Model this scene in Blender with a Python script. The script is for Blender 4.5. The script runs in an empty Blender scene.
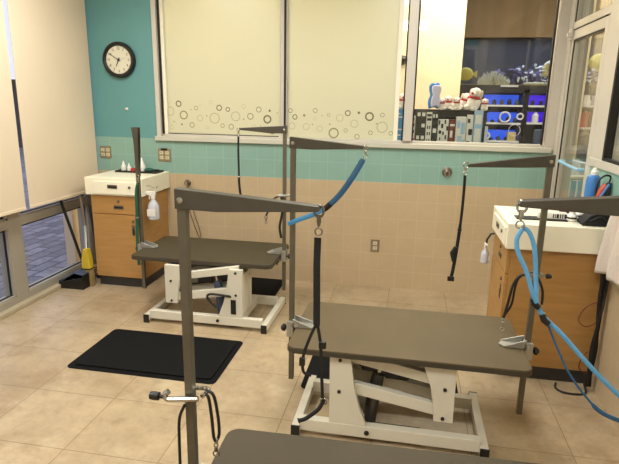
import bpy, bmesh, math, random
from mathutils import Vector, Matrix, Euler

random.seed(7)
SC = bpy.context.scene
COL = SC.collection

# ------------------------------------------------------------------ camera, light, exposure
cam_d = bpy.data.cameras.new('camera')
cam = bpy.data.objects.new('camera', cam_d)
COL.objects.link(cam)
SC.camera = cam
cam_d.sensor_fit = 'HORIZONTAL'
cam_d.sensor_width = 36.0
cam_d.lens = 528.26 / 619.0 * 36.0
cam_d.clip_start = 0.05
cam_d.clip_end = 200
_r = Vector((0.98278, 0.18401, 0.01692))
_d = Vector((0.06056, -0.23421, -0.97030))
_f = Vector((-0.17458, 0.95461, -0.24132))
cam.matrix_world = Matrix(((_r.x, -_d.x, -_f.x, 0.0), (_r.y, -_d.y, -_f.y, 0.0), (_r.z, -_d.z, -_f.z, 1.62), (0, 0, 0, 1)))

SC.view_settings.view_transform = 'Standard'
SC.view_settings.look = 'None'
SC.view_settings.gamma = 1
SC.view_settings.use_curve_mapping = False
SC.view_settings.exposure = 0.0

world = bpy.data.worlds.new('dusk')
SC.world = world
world.use_nodes = True
wbg = world.node_tree.nodes['Background']
wbg.inputs[0].default_value = (0.50, 0.50, 0.66, 1)
wbg.inputs[1].default_value = 2.2

def area(name, loc, sx, sy, power, col, rot=(0, 0, 0)):
    l = bpy.data.lights.new(name, 'AREA')
    l.shape = 'RECTANGLE'; l.size = sx; l.size_y = sy
    l.energy = power; l.color = col
    o = bpy.data.objects.new(name, l)
    o.location = loc; o.rotation_euler = rot
    COL.objects.link(o)
    return o
WARM = (0.90, 0.975, 1.0)
for _i, (_x, _y) in enumerate(((-2.0, 0.6), (-0.1, 0.6), (-2.0, 3.0), (-0.1, 3.0))):
    area('ceiling_lamp', (_x, _y, 2.74), 0.55, 1.15, 35, WARM)
# the shop beyond the glass
for _x in (-1.6, 0.6, 3.2):
    area('shop_lamp', (_x, 5.6, 3.22), 1.2, 0.5, 70, (1.0, 0.93, 0.80))
area('shop_lamp', (3.2, 2.6, 3.22), 1.2, 0.6, 85, (1.0, 0.93, 0.80))
area('tank_lamp', (1.6, 7.7, 2.49), 2.4, 0.3, 26, (0.62, 0.75, 1.0))

# ------------------------------------------------------------------ materials
def lin(h):
    h = h.lstrip('#')
    return tuple(((c / 12.92) if c <= 0.04045 else ((c + 0.055) / 1.055) ** 2.4) for c in (int(h[i:i + 2], 16) / 255 for i in (0, 2, 4))) + (1,)

MATS = {}
def mat(name, col, rough=0.5, metal=0.0, var=0.0, scale=8.0, bump=0.0, emis=None, estr=0.0, spec=None, bscale=None, stretch=None, trans=0.0):
    if name in MATS: return MATS[name]
    m = bpy.data.materials.new(name); m.use_nodes = True
    nt = m.node_tree; b = nt.nodes['Principled BSDF']
    c = lin(col)
    b.inputs['Base Color'].default_value = c
    b.inputs['Roughness'].default_value = rough
    b.inputs['Metallic'].default_value = metal
    if spec is not None: b.inputs['Specular IOR Level'].default_value = spec
    if trans: b.inputs['Transmission Weight'].default_value = trans
    if emis:
        b.inputs['Emission Color'].default_value = lin(emis); b.inputs['Emission Strength'].default_value = estr
    geo = nt.nodes.new('ShaderNodeNewGeometry')
    src = geo.outputs['Position']
    if stretch:
        mp = nt.nodes.new('ShaderNodeMapping'); mp.inputs['Scale'].default_value = stretch
        nt.links.new(src, mp.inputs['Vector']); src = mp.outputs['Vector']
    if var:
        n = nt.nodes.new('ShaderNodeTexNoise'); n.inputs['Scale'].default_value = scale; n.inputs['Detail'].default_value = 5
        nt.links.new(src, n.inputs['Vector'])
        r = nt.nodes.new('ShaderNodeMapRange'); r.inputs['From Min'].default_value = 0.3; r.inputs['From Max'].default_value = 0.7
        r.inputs['To Min'].default_value = 1 - var; r.inputs['To Max'].default_value = 1 + var
        nt.links.new(n.outputs['Fac'], r.inputs['Value'])
        v = nt.nodes.new('ShaderNodeVectorMath'); v.operation = 'SCALE'; v.inputs[0].default_value = c[:3]
        nt.links.new(r.outputs[0], v.inputs['Scale']); nt.links.new(v.outputs[0], b.inputs['Base Color'])
    if bump:
        n2 = nt.nodes.new('ShaderNodeTexNoise'); n2.inputs['Scale'].default_value = bscale or scale * 4; n2.inputs['Detail'].default_value = 3
        nt.links.new(src, n2.inputs['Vector'])
        bp = nt.nodes.new('ShaderNodeBump'); bp.inputs['Strength'].default_value = bump; bp.inputs['Distance'].default_value = 0.01
        nt.links.new(n2.outputs['Fac'], bp.inputs['Height']); nt.links.new(bp.outputs[0], b.inputs['Normal'])
    MATS[name] = m
    return m

def tile_mat(name, axes, w, h, off, c1, c2, mortar, msize, rough, shift=(0, 0), freq=2, mottled=None, bumpd=0.3, stain=None):
    """blocks laid out by world position on the two given axes"""
    m = bpy.data.materials.new(name); m.use_nodes = True
    nt = m.node_tree; b = nt.nodes['Principled BSDF']
    geo = nt.nodes.new('ShaderNodeNewGeometry'); sep = nt.nodes.new('ShaderNodeSeparateXYZ'); cmb = nt.nodes.new('ShaderNodeCombineXYZ')
    nt.links.new(geo.outputs['Position'], sep.inputs[0])
    for k, a in enumerate(axes):
        ad = nt.nodes.new('ShaderNodeMath'); ad.operation = 'ADD'; ad.inputs[1].default_value = shift[k]
        nt.links.new(sep.outputs['XYZ'.index(a)], ad.inputs[0]); nt.links.new(ad.outputs[0], cmb.inputs[k])
    br = nt.nodes.new('ShaderNodeTexBrick')
    br.inputs['Scale'].default_value = 1; br.inputs['Brick Width'].default_value = w; br.inputs['Row Height'].default_value = h
    br.inputs['Mortar Size'].default_value = msize; br.inputs['Mortar Smooth'].default_value = 0.2; br.inputs['Bias'].default_value = 0
    br.offset = off; br.offset_frequency = freq
    br.inputs['Color1'].default_value = lin(c1); br.inputs['Color2'].default_value = lin(c2); br.inputs['Mortar'].default_value = lin(mortar)
    nt.links.new(cmb.outputs[0], br.inputs['Vector'])
    out = br.outputs['Color']
    if mottled:
        amt, sc = mottled
        for s_, a_ in ((sc, amt), (sc * 5, amt * 0.55), (sc * 22, amt * 0.35)):
            n = nt.nodes.new('ShaderNodeTexNoise'); n.inputs['Scale'].default_value = s_; n.inputs['Detail'].default_value = 6
            n.inputs['Roughness'].default_value = 0.62
            nt.links.new(geo.outputs['Position'], n.inputs['Vector'])
            r = nt.nodes.new('ShaderNodeMapRange'); r.inputs['From Min'].default_value = 0.32; r.inputs['From Max'].default_value = 0.68
            r.inputs['To Min'].default_value = 1 - a_; r.inputs['To Max'].default_value = 1 + a_
            nt.links.new(n.outputs['Fac'], r.inputs['Value'])
            v = nt.nodes.new('ShaderNodeVectorMath'); v.operation = 'SCALE'
            nt.links.new(out, v.inputs[0]); nt.links.new(r.outputs[0], v.inputs['Scale']); out = v.outputs[0]
    if stain:
        for (sc_, lo_, hi_, f_, c_) in stain:
            n = nt.nodes.new('ShaderNodeTexNoise'); n.inputs['Scale'].default_value = sc_; n.inputs['Detail'].default_value = 8; n.inputs['Roughness'].default_value = 0.7
            nt.links.new(geo.outputs['Position'], n.inputs['Vector'])
            r = nt.nodes.new('ShaderNodeMapRange'); r.inputs['From Min'].default_value = lo_; r.inputs['From Max'].default_value = hi_; r.inputs['To Max'].default_value = f_
            nt.links.new(n.outputs['Fac'], r.inputs['Value'])
            mx = nt.nodes.new('ShaderNodeMix'); mx.data_type = 'RGBA'; mx.inputs[7].default_value = lin(c_)
            nt.links.new(r.outputs[0], mx.inputs[0]); nt.links.new(out, mx.inputs[6]); out = mx.outputs[2]
    nt.links.new(out, b.inputs['Base Color'])
    b.inputs['Roughness'].default_value = rough
    bp = nt.nodes.new('ShaderNodeBump'); bp.inputs['Strength'].default_value = bumpd; bp.inputs['Distance'].default_value = 0.002; bp.invert = True
    nt.links.new(br.outputs['Fac'], bp.inputs['Height']); nt.links.new(bp.outputs[0], b.inputs['Normal'])
    MATS[name] = m
    return m

def glass_mat(name, tint='ffffff', ior=1.5):
    m = bpy.data.materials.new(name); m.use_nodes = True
    nt = m.node_tree; nt.nodes.clear()
    o = nt.nodes.new('ShaderNodeOutputMaterial'); mx = nt.nodes.new('ShaderNodeMixShader')
    t = nt.nodes.new('ShaderNodeBsdfTransparent'); g = nt.nodes.new('ShaderNodeBsdfGlossy'); fr = nt.nodes.new('ShaderNodeFresnel')
    t.inputs[0].default_value = lin(tint); g.inputs['Roughness'].default_value = 0.0
    ge = nt.nodes.new('ShaderNodeNewGeometry'); ma = nt.nodes.new('ShaderNodeMath'); ma.operation = 'MULTIPLY_ADD'
    ma.inputs[1].default_value = 1 / ior - ior; ma.inputs[2].default_value = ior
    nt.links.new(ge.outputs['Backfacing'], ma.inputs[0]); nt.links.new(ma.outputs[0], fr.inputs[0])
    nt.links.new(fr.outputs[0], mx.inputs[0]); nt.links.new(t.outputs[0], mx.inputs[1]); nt.links.new(g.outputs[0], mx.inputs[2]); nt.links.new(mx.outputs[0], o.inputs[0])
    MATS[name] = m
    return m

def frosted_mat(name, col):
    m = bpy.data.materials.new(name); m.use_nodes = True
    nt = m.node_tree; b = nt.nodes['Principled BSDF']; o = nt.nodes['Material Output']
    b.inputs['Base Color'].default_value = lin(col); b.inputs['Roughness'].default_value = 0.28
    t = nt.nodes.new('ShaderNodeBsdfTranslucent'); t.inputs[0].default_value = lin(col)
    mx = nt.nodes.new('ShaderNodeMixShader'); mx.inputs[0].default_value = 0.45
    nt.links.new(b.outputs[0], mx.inputs[1]); nt.links.new(t.outputs[0], mx.inputs[2]); nt.links.new(mx.outputs[0], o.inputs[0])
    MATS[name] = m
    return m

tile_mat('tan_block', 'XZ', 0.158, 0.158, 0.0, 'bea785', 'bca583', 'c6af8e', 0.003, 0.32, (0.05 + 0.158 * 30, 0), mottled=(0.04, 3))
tile_mat('teal_block', 'XZ', 0.158, 0.158, 0.0, '87a99b', '86a799', '93b3a6', 0.003, 0.28, (0.05 + 0.158 * 30, 0), mottled=(0.03, 3))
tile_mat('tan_block_side', 'YZ', 0.158, 0.158, 0.0, 'bea785', 'bca583', 'c6af8e', 0.003, 0.32, (0.05 + 0.158 * 30, 0), mottled=(0.04, 3))
tile_mat('teal_block_side', 'YZ', 0.158, 0.158, 0.0, '87a99b', '86a799', '93b3a6', 0.003, 0.28, (0.05 + 0.158 * 30, 0), mottled=(0.03, 3))
tile_mat('floor_tile', 'XY', 0.475, 0.45, 0.0, 'b19b7c', 'ab9575', '85714f', 0.0028, 0.36, (0.567 + 0.475 * 8, -2.38 + 0.45 * 12), mottled=(0.16, 1.7), bumpd=0.5, stain=[(2.6, 0.5, 0.72, 0.65, '8a6e4c'), (9.0, 0.56, 0.74, 0.6, '7d6346'), (3.3, 0.55, 0.75, 0.5, 'cdbd9c')])
tile_mat('outdoor_paver', 'YX', 0.30, 0.15, 0.5, '5c5a66', '8e8c98', '36343c', 0.012, 0.5, (0, 0), mottled=(0.3, 6))
glass_mat('clear_glass', 'f6f8f6')
glass_mat('door_glass', 'f0f4f2')
frosted_mat('frosted_film', 'dcdbc6')
mat('teal_paint', '5f9392', 0.45, var=0.03, scale=3)
mat('white_paint', 'd9cdb8', 0.6, var=0.02)
mat('ceiling_paint', 'e2d8c6', 0.8)
mat('metal_frame', 'c9c1b3', 0.38, 0.1, var=0.02)
mat('storefront_metal', 'a39c8d', 0.38, 0.15, var=0.02)
mat('grey_frame', '98928a', 0.4, 0.3)
mat('gasket', '0c0b0b', 0.6)
mat('sill', 'c4bfae', 0.4)
mat('kerb', 'b0a186', 0.5, var=0.08)
mat('blind', 'e3cfb3', 0.8, var=0.015, scale=3, bump=0.05, bscale=400)
mat('decal_faint', 'b3aa86', 0.5); mat('decal_mid', '938b68', 0.5); mat('decal_dark', '6f6a4c', 0.5)
mat('laminate_white', 'f2ead2', 0.35, var=0.01)
mat('oak', 'b08349', 0.42, var=0.10, scale=5, stretch=(1, 1, 9), bump=0.05)
mat('oak_copy', 'b08349', 0.42, var=0.10, scale=5, stretch=(1, 1, 9), bump=0.05)  # same colour and grain as oak, not assigned to any part
mat('kick', '33302e', 0.5)
mat('dark_slot', '1c1a18', 0.5)
mat('pull_metal', '7d7464', 0.35, 0.8)
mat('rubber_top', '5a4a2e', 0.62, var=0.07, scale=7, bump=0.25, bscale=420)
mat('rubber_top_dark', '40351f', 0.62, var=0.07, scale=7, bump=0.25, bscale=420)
mat('mid_blue_web', '3f86b6', 0.6, bump=0.2, bscale=500)
mat('rubber_edge', '3f382b', 0.6)
mat('steel_pole', '6b6557', 0.42, 0.6, var=0.08, scale=20)
mat('arm_metal', '524d43', 0.42, 0.5, var=0.08, scale=20)
mat('cast_alu', 'a8a59c', 0.38, 0.7)
mat('chrome', 'b8b4aa', 0.2, 1.0)
mat('black_plastic', '14120f', 0.4)
mat('black_web', '11100f', 0.75, bump=0.3, bscale=500)
mat('black_cord', '161412', 0.5)
mat('white_metal', 'd9d2bf', 0.35, var=0.015)
mat('motor_grey', '5a5650', 0.35, 0.5)
mat('motor_blue', '55607a', 0.35, 0.4)
mat('mat_rubber', '0b0b0b', 0.75, bump=0.4, bscale=220, spec=0.15)
mat('blue_web', '27567a', 0.6, bump=0.2, bscale=500)
mat('light_blue_web', '5c9cc8', 0.6, bump=0.2, bscale=500)
mat('blue_plastic', '3c78b8', 0.35)
mat('pale_blue', '86b4cf', 0.45)
mat('green_web', '14503a', 0.6)
mat('white_plastic', 'e6e0d6', 0.35)
mat('clear_plastic', 'c2c2c8', 0.25)
mat('clock_face', 'ddd6be', 0.45)
mat('ink', '15130f', 0.5)
mat('red_plastic', 'a02a26', 0.4)
mat('orange_red', 'b0492f', 0.45)
mat('steel_plate', '9a9078', 0.35, 0.7)
mat('ivory', 'cfc4a2', 0.4)
mat('outdoor_dark', '3a3138', 0.8)
mat('towel', 'd8cabb', 0.9, bump=0.6, bscale=160)
mat('wood_handle', '6e5a48', 0.6)
mat('yellow_plastic', 'c6a92c', 0.5)
mat('bristle', 'a58c55', 0.9, bump=0.8, bscale=300, stretch=(6, 6, 0.4))
mat('shop_cream', 'e8d3b0', 0.7)
mat('shop_floor', 'a89878', 0.4)
mat('shop_brown', '80694a', 0.6, var=0.12, scale=2, stretch=(4, 4, 0.2))
mat('shop_dark', '15151a', 0.5)
mat('tank_blue', '0f1428', 0.6)
mat('coral_white', 'b3ac9a', 0.8, var=0.3, scale=60); mat('coral_purple', '453c66', 0.8, var=0.4, scale=20); mat('coral_grey', 'c3c4cc', 0.8, var=0.3, scale=30); mat('coral_tan', 'c2ad7c', 0.8)
mat('fish_yellow', 'b9a53c', 0.5)
mat('lit_blue', '2a55c8', 0.5, emis='2c5ae6', estr=0.9)
mat('lit_purple', '4420c0', 0.5, emis='4416e0', estr=0.9)
mat('shelf_white', 'cfd0d4', 0.4)
mat('pack_black', '181618', 0.45); mat('pack_white', 'dcd8d2', 0.5); mat('pack_magenta', 'b23a78', 0.5); mat('pack_brown', '6e3226', 0.5)
mat('pack_lightblue', '9fbcdc', 0.5)
mat('sign_blue', '2f7fc4', 0.4)
mat('plush_white', 'ece4dc', 0.95, bump=0.6, bscale=120); mat('plush_red', 'b5262c', 0.9); mat('plush_shade', 'cbb9a8', 0.95)
mat('toy_blue', '3b86cc', 0.8); mat('toy_pale', 'c9c3e0', 0.8)
mat('tan_wall_shop', 'cdb490', 0.7)
mat('dark_grey', '3b3d40', 0.6)
mat('diffuser', 'f5ead6', 0.5, emis='ffe2b4', estr=3.0)

# ------------------------------------------------------------------ mesh helpers
class MB:
    def __init__(s):
        s.bm = bmesh.new(); s.mi = 0; s.T = Matrix.Identity(4)
    def _v(s, p): return s.bm.verts.new(s.T @ Vector(p))
    def _f(s, vs):
        try:
            f = s.bm.faces.new(vs); f.material_index = s.mi; f.smooth = True; return f
        except ValueError: return None
    def box(s, x0, x1, y0, y1, z0, z1):
        v = [s._v((x, y, z)) for z in (z0, z1) for y in (y0, y1) for x in (x0, x1)]
        for a in ((0, 2, 3, 1), (4, 5, 7, 6), (0, 1, 5, 4), (2, 6, 7, 3), (0, 4, 6, 2), (1, 3, 7, 5)): s._f([v[i] for i in a])
        return s
    def prism(s, poly, axis, a, b):
        """polygon extruded along axis; the polygon gives the other two axes in xyz order"""
        def P(p, t):
            q = list(p); q.insert('xyz'.index(axis), t); return q
        A = [s._v(P(p, a)) for p in poly]; B = [s._v(P(p, b)) for p in poly]
        s._f(A[::-1]); s._f(B)
        n = len(poly)
        for i in range(n): s._f([A[i], A[(i + 1) % n], B[(i + 1) % n], B[i]])
        return s
    def lathe(s, prof, c=(0, 0, 0), n=20, axis='z'):
        rings = []
        for r, h in prof:
            ring = []
            for k in range(n):
                a = 2 * math.pi * k / n; p = (r * math.cos(a), r * math.sin(a), h)
                if axis == 'y': p = (p[0], h, p[1])
                if axis == 'x': p = (h, p[0], p[1])
                ring.append(s._v((c[0] + p[0], c[1] + p[1], c[2] + p[2])))
            rings.append(ring)
        for i in range(len(rings) - 1):
            for k in range(n): s._f([rings[i][k], rings[i][(k + 1) % n], rings[i + 1][(k + 1) % n], rings[i + 1][k]])
        s._f(rings[0][::-1]); s._f(rings[-1])
        return s
    def tube(s, pts, r, n=8, closed=False, flat=None):
        pts = [Vector(p) for p in pts]
        N = len(pts); rings = []; up = None
        for i, p in enumerate(pts):
            if closed: t = pts[(i + 1) % N] - pts[i - 1]
            else: t = pts[min(i + 1, N - 1)] - pts[max(i - 1, 0)]
            t.normalize()
            if up is None:
                up = Vector((0, 1, 0)) if abs(t.y) < 0.9 else Vector((1, 0, 0))
            up = (up - t * up.dot(t)); up.normalize()
            sd = t.cross(up)
            rr = r[i] if isinstance(r, (list, tuple)) else r
            fw, ft = (rr, rr) if flat is None else (rr, flat)
            rings.append([s._v(p + sd * (fw * math.cos(2 * math.pi * (k + .5) / n)) + up * (ft * math.sin(2 * math.pi * (k + .5) / n))) for k in range(n)])
        for i in range(N if closed else N - 1):
            A, B = rings[i], rings[(i + 1) % N]
            for k in range(n): s._f([A[k], A[(k + 1) % n], B[(k + 1) % n], B[k]])
        if not closed: s._f(rings[0][::-1]); s._f(rings[-1])
        return s
    def ell(s, c, r, nu=14, nv=9, rot=None):
        M0 = Matrix.Translation(c) @ (Euler(rot).to_matrix().to_4x4() if rot else Matrix.Identity(4))
        rows = []
        for j in range(1, nv):
            th = math.pi * j / nv
            rows.append([s._v(M0 @ Vector((r[0] * math.sin(th) * math.cos(2 * math.pi * k / nu), r[1] * math.sin(th) * math.sin(2 * math.pi * k / nu), r[2] * math.cos(th)))) for k in range(nu)])
        t = s._v(M0 @ Vector((0, 0, r[2]))); b = s._v(M0 @ Vector((0, 0, -r[2])))
        for k in range(nu):
            s._f([t, rows[0][k], rows[0][(k + 1) % nu]]); s._f([b, rows[-1][(k + 1) % nu], rows[-1][k]])
        for j in range(len(rows) - 1):
            for k in range(nu): s._f([rows[j][k], rows[j + 1][k], rows[j + 1][(k + 1) % nu], rows[j][(k + 1) % nu]])
        return s
    def torus(s, c, R, r, axis='y', n=20, m=8, sx=1.0):
        pts = []
        for k in range(n):
            a = 2 * math.pi * k / n; u, v = R * sx * math.cos(a), R * math.sin(a)
            p = {'y': (u, 0, v), 'x': (0, u, v), 'z': (u, v, 0)}[axis]
            pts.append((c[0] + p[0], c[1] + p[1], c[2] + p[2]))
        return s.tube(pts, r, m, closed=True)
    def build(s, name, m, parent=None, loc=None, bevel=0.0, seg=2, angle=35, subsurf=0):
        bm = s.bm
        bmesh.ops.recalc_face_normals(bm, faces=bm.faces)
        if parent is None and loc is None:
            xs = [v.co for v in bm.verts]
            lo = Vector([min(v[i] for v in xs) for i in range(3)]); hi = Vector([max(v[i] for v in xs) for i in range(3)])
            loc = Vector(((lo.x + hi.x) / 2, (lo.y + hi.y) / 2, lo.z))
            for v in bm.verts: v.co -= loc
        me = bpy.data.meshes.new(name); bm.to_mesh(me); bm.free()
        for k in (m if isinstance(m, (list, tuple)) else [m]): me.materials.append(MATS[k])
        me.set_sharp_from_angle(angle=math.radians(angle))
        o = bpy.data.objects.new(name, me); COL.objects.link(o)
        if loc is not None: o.location = loc
        if parent: o.parent = parent
        if bevel:
            b = o.modifiers.new('bevel', 'BEVEL'); b.width = bevel; b.segments = seg; b.limit_method = 'ANGLE'; b.angle_limit = math.radians(40)
            b.harden_normals = True
        if subsurf:
            q = o.modifiers.new('smooth', 'SUBSURF'); q.levels = subsurf; q.render_levels = subsurf
        return o

def spline(pts, n=6):
    """Catmull-Rom through the points"""
    P = [Vector(p) for p in pts]; P = [2 * P[0] - P[1]] + P + [2 * P[-1] - P[-2]]
    out = []
    for i in range(1, len(P) - 2):
        for k in range(n):
            t = k / n
            out.append(0.5 * ((2 * P[i]) + (P[i + 1] - P[i - 1]) * t + (2 * P[i - 1] - 5 * P[i] + 4 * P[i + 1] - P[i + 2]) * t * t + (3 * P[i] - P[i - 1] - 3 * P[i + 1] + P[i + 2]) * t ** 3))
    out.append(P[-2]); return out

def rrect(x0, x1, y0, y1, r, n=6):
    o = []
    for cx, cy, a0 in ((x1 - r, y1 - r, 0), (x0 + r, y1 - r, 90), (x0 + r, y0 + r, 180), (x1 - r, y0 + r, 270)):
        for k in range(n + 1):
            a = math.radians(a0 + 90 * k / n); o.append((cx + r * math.cos(a), cy + r * math.sin(a)))
    return o

def tag(o, label=None, cat=None, group=None, kind=None):
    if label: o['label'] = label
    if cat: o['category'] = cat
    if group: o['group'] = group
    if kind: o['kind'] = kind
    return o

def empty(name, loc, rz=0.0, label=None, cat=None, group=None):
    o = bpy.data.objects.new(name, None); COL.objects.link(o)
    o.location = loc; o.rotation_euler = (0, 0, rz); o.empty_display_size = 0.1
    return tag(o, label, cat, group)

def struct(o, label=None):
    o['kind'] = 'structure'
    if label: o['label'] = label
    return o

def text_mesh(txt, size, m, parent, loc, rot, depth=0.0006, name='lettering'):
    cu = bpy.data.curves.new('t', 'FONT'); cu.body = txt; cu.size = size; cu.align_x = 'CENTER'; cu.align_y = 'CENTER'; cu.extrude = depth
    t = bpy.data.objects.new('t', cu); COL.objects.link(t)
    dg = bpy.context.evaluated_depsgraph_get(); dg.update()
    me = bpy.data.meshes.new_from_object(t.evaluated_get(dg))
    bpy.data.objects.remove(t)
    me.materials.clear(); me.materials.append(MATS[m])
    o = bpy.data.objects.new(name, me); COL.objects.link(o)
    o.location = loc; o.rotation_euler = rot; o.parent = parent
    return o

# ================================================================== the setting
XL, XR, YB, YF = -2.95, 1.15, 4.55, -1.4
struct(MB().box(XL - 0.12, XR + 0.12, YF - 0.12, YB + 0.12, -0.1, 0.0).build('floor', 'floor_tile'))
struct(MB().box(XL - 0.12, XR + 0.12, YF - 0.12, YB + 0.12, 2.78, 2.9).build('ceiling', 'ceiling_paint'))
struct(MB().box(XL - 0.12, XR + 0.12, YF - 0.12, YF, 0, 2.78).build('wall_front', 'white_paint'))

# back wall: tan blocks to 0.948, two teal courses to 1.26, teal paint left of the window
m = MB()
m.mi = 0; m.box(XL - 0.12, XR, YB, YB + 0.12, 0, 0.948)
m.mi = 1; m.box(XL - 0.12, XR, YB, YB + 0.12, 0.948, 1.262)
m.mi = 2; m.box(XL - 0.12, -2.255, YB, YB + 0.12, 1.262, 2.78); m.box(-2.255, XR, YB, YB + 0.12, 2.62, 2.78)
struct(m.build('wall_back', ['tan_block', 'teal_block', 'teal_paint']))

# right wall: blocks under the side window, solid further forward
m = MB()
m.mi = 0; m.box(XR, XR + 0.12, YF, 3.66, 0, 0.948)
m.mi = 1; m.box(XR, XR + 0.12, YF, 3.66, 0.948, 1.262)
m.mi = 2; m.box(XR, XR + 0.12, YF, 1.5, 1.262, 2.78); m.box(XR, XR + 0.12, 1.5, YB + 0.12, 2.62, 2.78)
struct(m.build('wall_right', ['tan_block_side', 'teal_block_side', 'white_paint']))

# left storefront wall: kerb, posts, rails
bays = [4.45, 3.42, 2.20, 0.98, -0.24]
m = MB()
m.box(XL - 0.12, XL, 4.45, 4.55, 0.0, 2.62)
for y in bays[1:]: m.box(XL - 0.11, XL, y, y + 0.13, 0.0, 2.62)
m.box(XL - 0.11, XL, YF, YF + 0.1, 0.0, 2.62)
ys = bays + [YF + 0.0]
for a, b in zip(ys[:-1], ys[1:]):
    y0, y1 = b + (0.13 if b != ys[-1] else 0.1), a
    m.box(XL - 0.11, XL, y0, y1, 0.0, 0.085)
    m.box(XL - 0.11, XL, y0, y1, 0.632, 0.703)
    m.box(XL - 0.11, XL, y0, y1, 2.5, 2.62)
m.box(XL - 0.12, XL, YF, YB, 2.62, 2.78)
struct(m.build('wall_left', 'storefront_metal', bevel=0.003))
struct(MB().box(XL, XL + 0.055, YF, 4.5, 0, 0.035).build('baseboard_left', 'kerb', bevel=0.006))
n = 0
for a, b in zip(ys[:-1], ys[1:]):
    n += 1
    y0, y1 = b + (0.13 if b != ys[-1] else 0.1), a
    w = empty('window_%d' % n, (XL - 0.05, (y0 + y1) / 2, 0)); struct(w)
    h = (y1 - y0) / 2
    for z0, z1 in ((0.085, 0.632), (0.703, 2.5)):
        MB().box(-0.004, 0.004, -h, h, z0, z1).build('pane', 'clear_glass', w)
        g = MB()
        g.box(0.004, 0.02, -h, h, z0, z0 + 0.018); g.box(0.004, 0.02, -h, h, z1 - 0.018, z1)
        g.box(0.004, 0.02, -h, -h + 0.018, z0, z1); g.box(0.004, 0.02, h - 0.018, h, z0, z1)
        g.build('gasket', 'gasket', w)
        f = MB()
        f.box(0.0, 0.045, -h, h, z0, z0 + 0.012); f.box(0.0, 0.045, h - 0.012, h, z0, z1); f.box(0.0, 0.045, -h, -h + 0.012, z0, z1)
        f.build('inner_frame', 'storefront_metal', w)

# outdoors, seen under the blinds and through the slit between them
struct(MB().box(-30, XL - 0.12, -14, 24, -0.14, -0.04).build('floor_outdoor', 'outdoor_paver'))
b = empty('building', (-15.5, 18.5, -0.04), 0, 'dark low building across the pavement outside the left windows', 'building')
MB().box(-6, 6, -3, 4, 0, 2.0).build('wall', 'outdoor_dark', b)
MB().box(-6.3, 6.3, -3.3, 4.3, 2.0, 2.15).build('roof', 'gasket', b)
for k in range(5): MB().box(-5 + 2.2 * k, -3.7 + 2.2 * k, -3.04, -2.98, 0.5, 1.4).build('window', 'pale_blue', b)

# ---------------------------------------------------------------- big window in the back wall
w = empty('window_%d' % (n + 1), (0, 4.55, 0)); struct(w)
f = MB()
f.box(-2.255, -2.215, -0.012, 0.10, 1.262, 2.62)                      # left jamb
f.box(-2.255, 1.07, 0.0, 0.10, 2.56, 2.62)
f.box(-2.215, 1.07, 0.03, 0.10, 1.262, 1.305)
f.box(-1.115, -1.055, 0.035, 0.085, 1.305, 2.56)                      # post between the frosted panels
f.box(-0.052, 0.018, -0.01, 0.10, 1.305, 2.56)                        # post before the clear panel
f.build('frame', 'metal_frame', w, bevel=0.003)
MB().box(-2.27, 1.12, -0.03, 0.034, 1.245, 1.285).build('sill', 'sill', w, bevel=0.004)
g = MB()
g.box(-2.215, -2.196, 0.02, 0.05, 1.305, 2.56); g.box(-1.082, -1.066, 0.026, 0.036, 1.305, 2.56)
g.box(0.018, 0.03, 0.02, 0.05, 1.305, 2.56); g.box(-0.066, -0.054, 0.02, 0.05, 1.305, 2.56); g.box(1.045, 1.058, 0.02, 0.05, 1.305, 2.56)
g.box(-2.19, -1.13, 0.036, 0.044, 1.300, 1.312)
g.build('gasket', 'gasket', w)
t = MB(); t.box(-2.196, -2.165, 0.03, 0.07, 1.305, 2.56); t.box(-0.135, -0.10, 0.035, 0.075, 1.305, 2.56)
t.build('inner_frame', 'laminate_white', w)
MB().box(-2.165, -1.115, 0.056, 0.062, 1.305, 2.56).build('frosted_pane', 'frosted_film', w)
MB().box(-1.055, -0.135, 0.056, 0.062, 1.305, 2.56).build('frosted_pane', 'frosted_film', w)
MB().box(-0.10, -0.066, 0.056, 0.062, 1.305, 2.56).build('clear_pane', 'clear_glass', w)
MB().box(0.03, 1.045, 0.056, 0.062, 1.305, 2.56).build('clear_pane', 'clear_glass', w)
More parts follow.
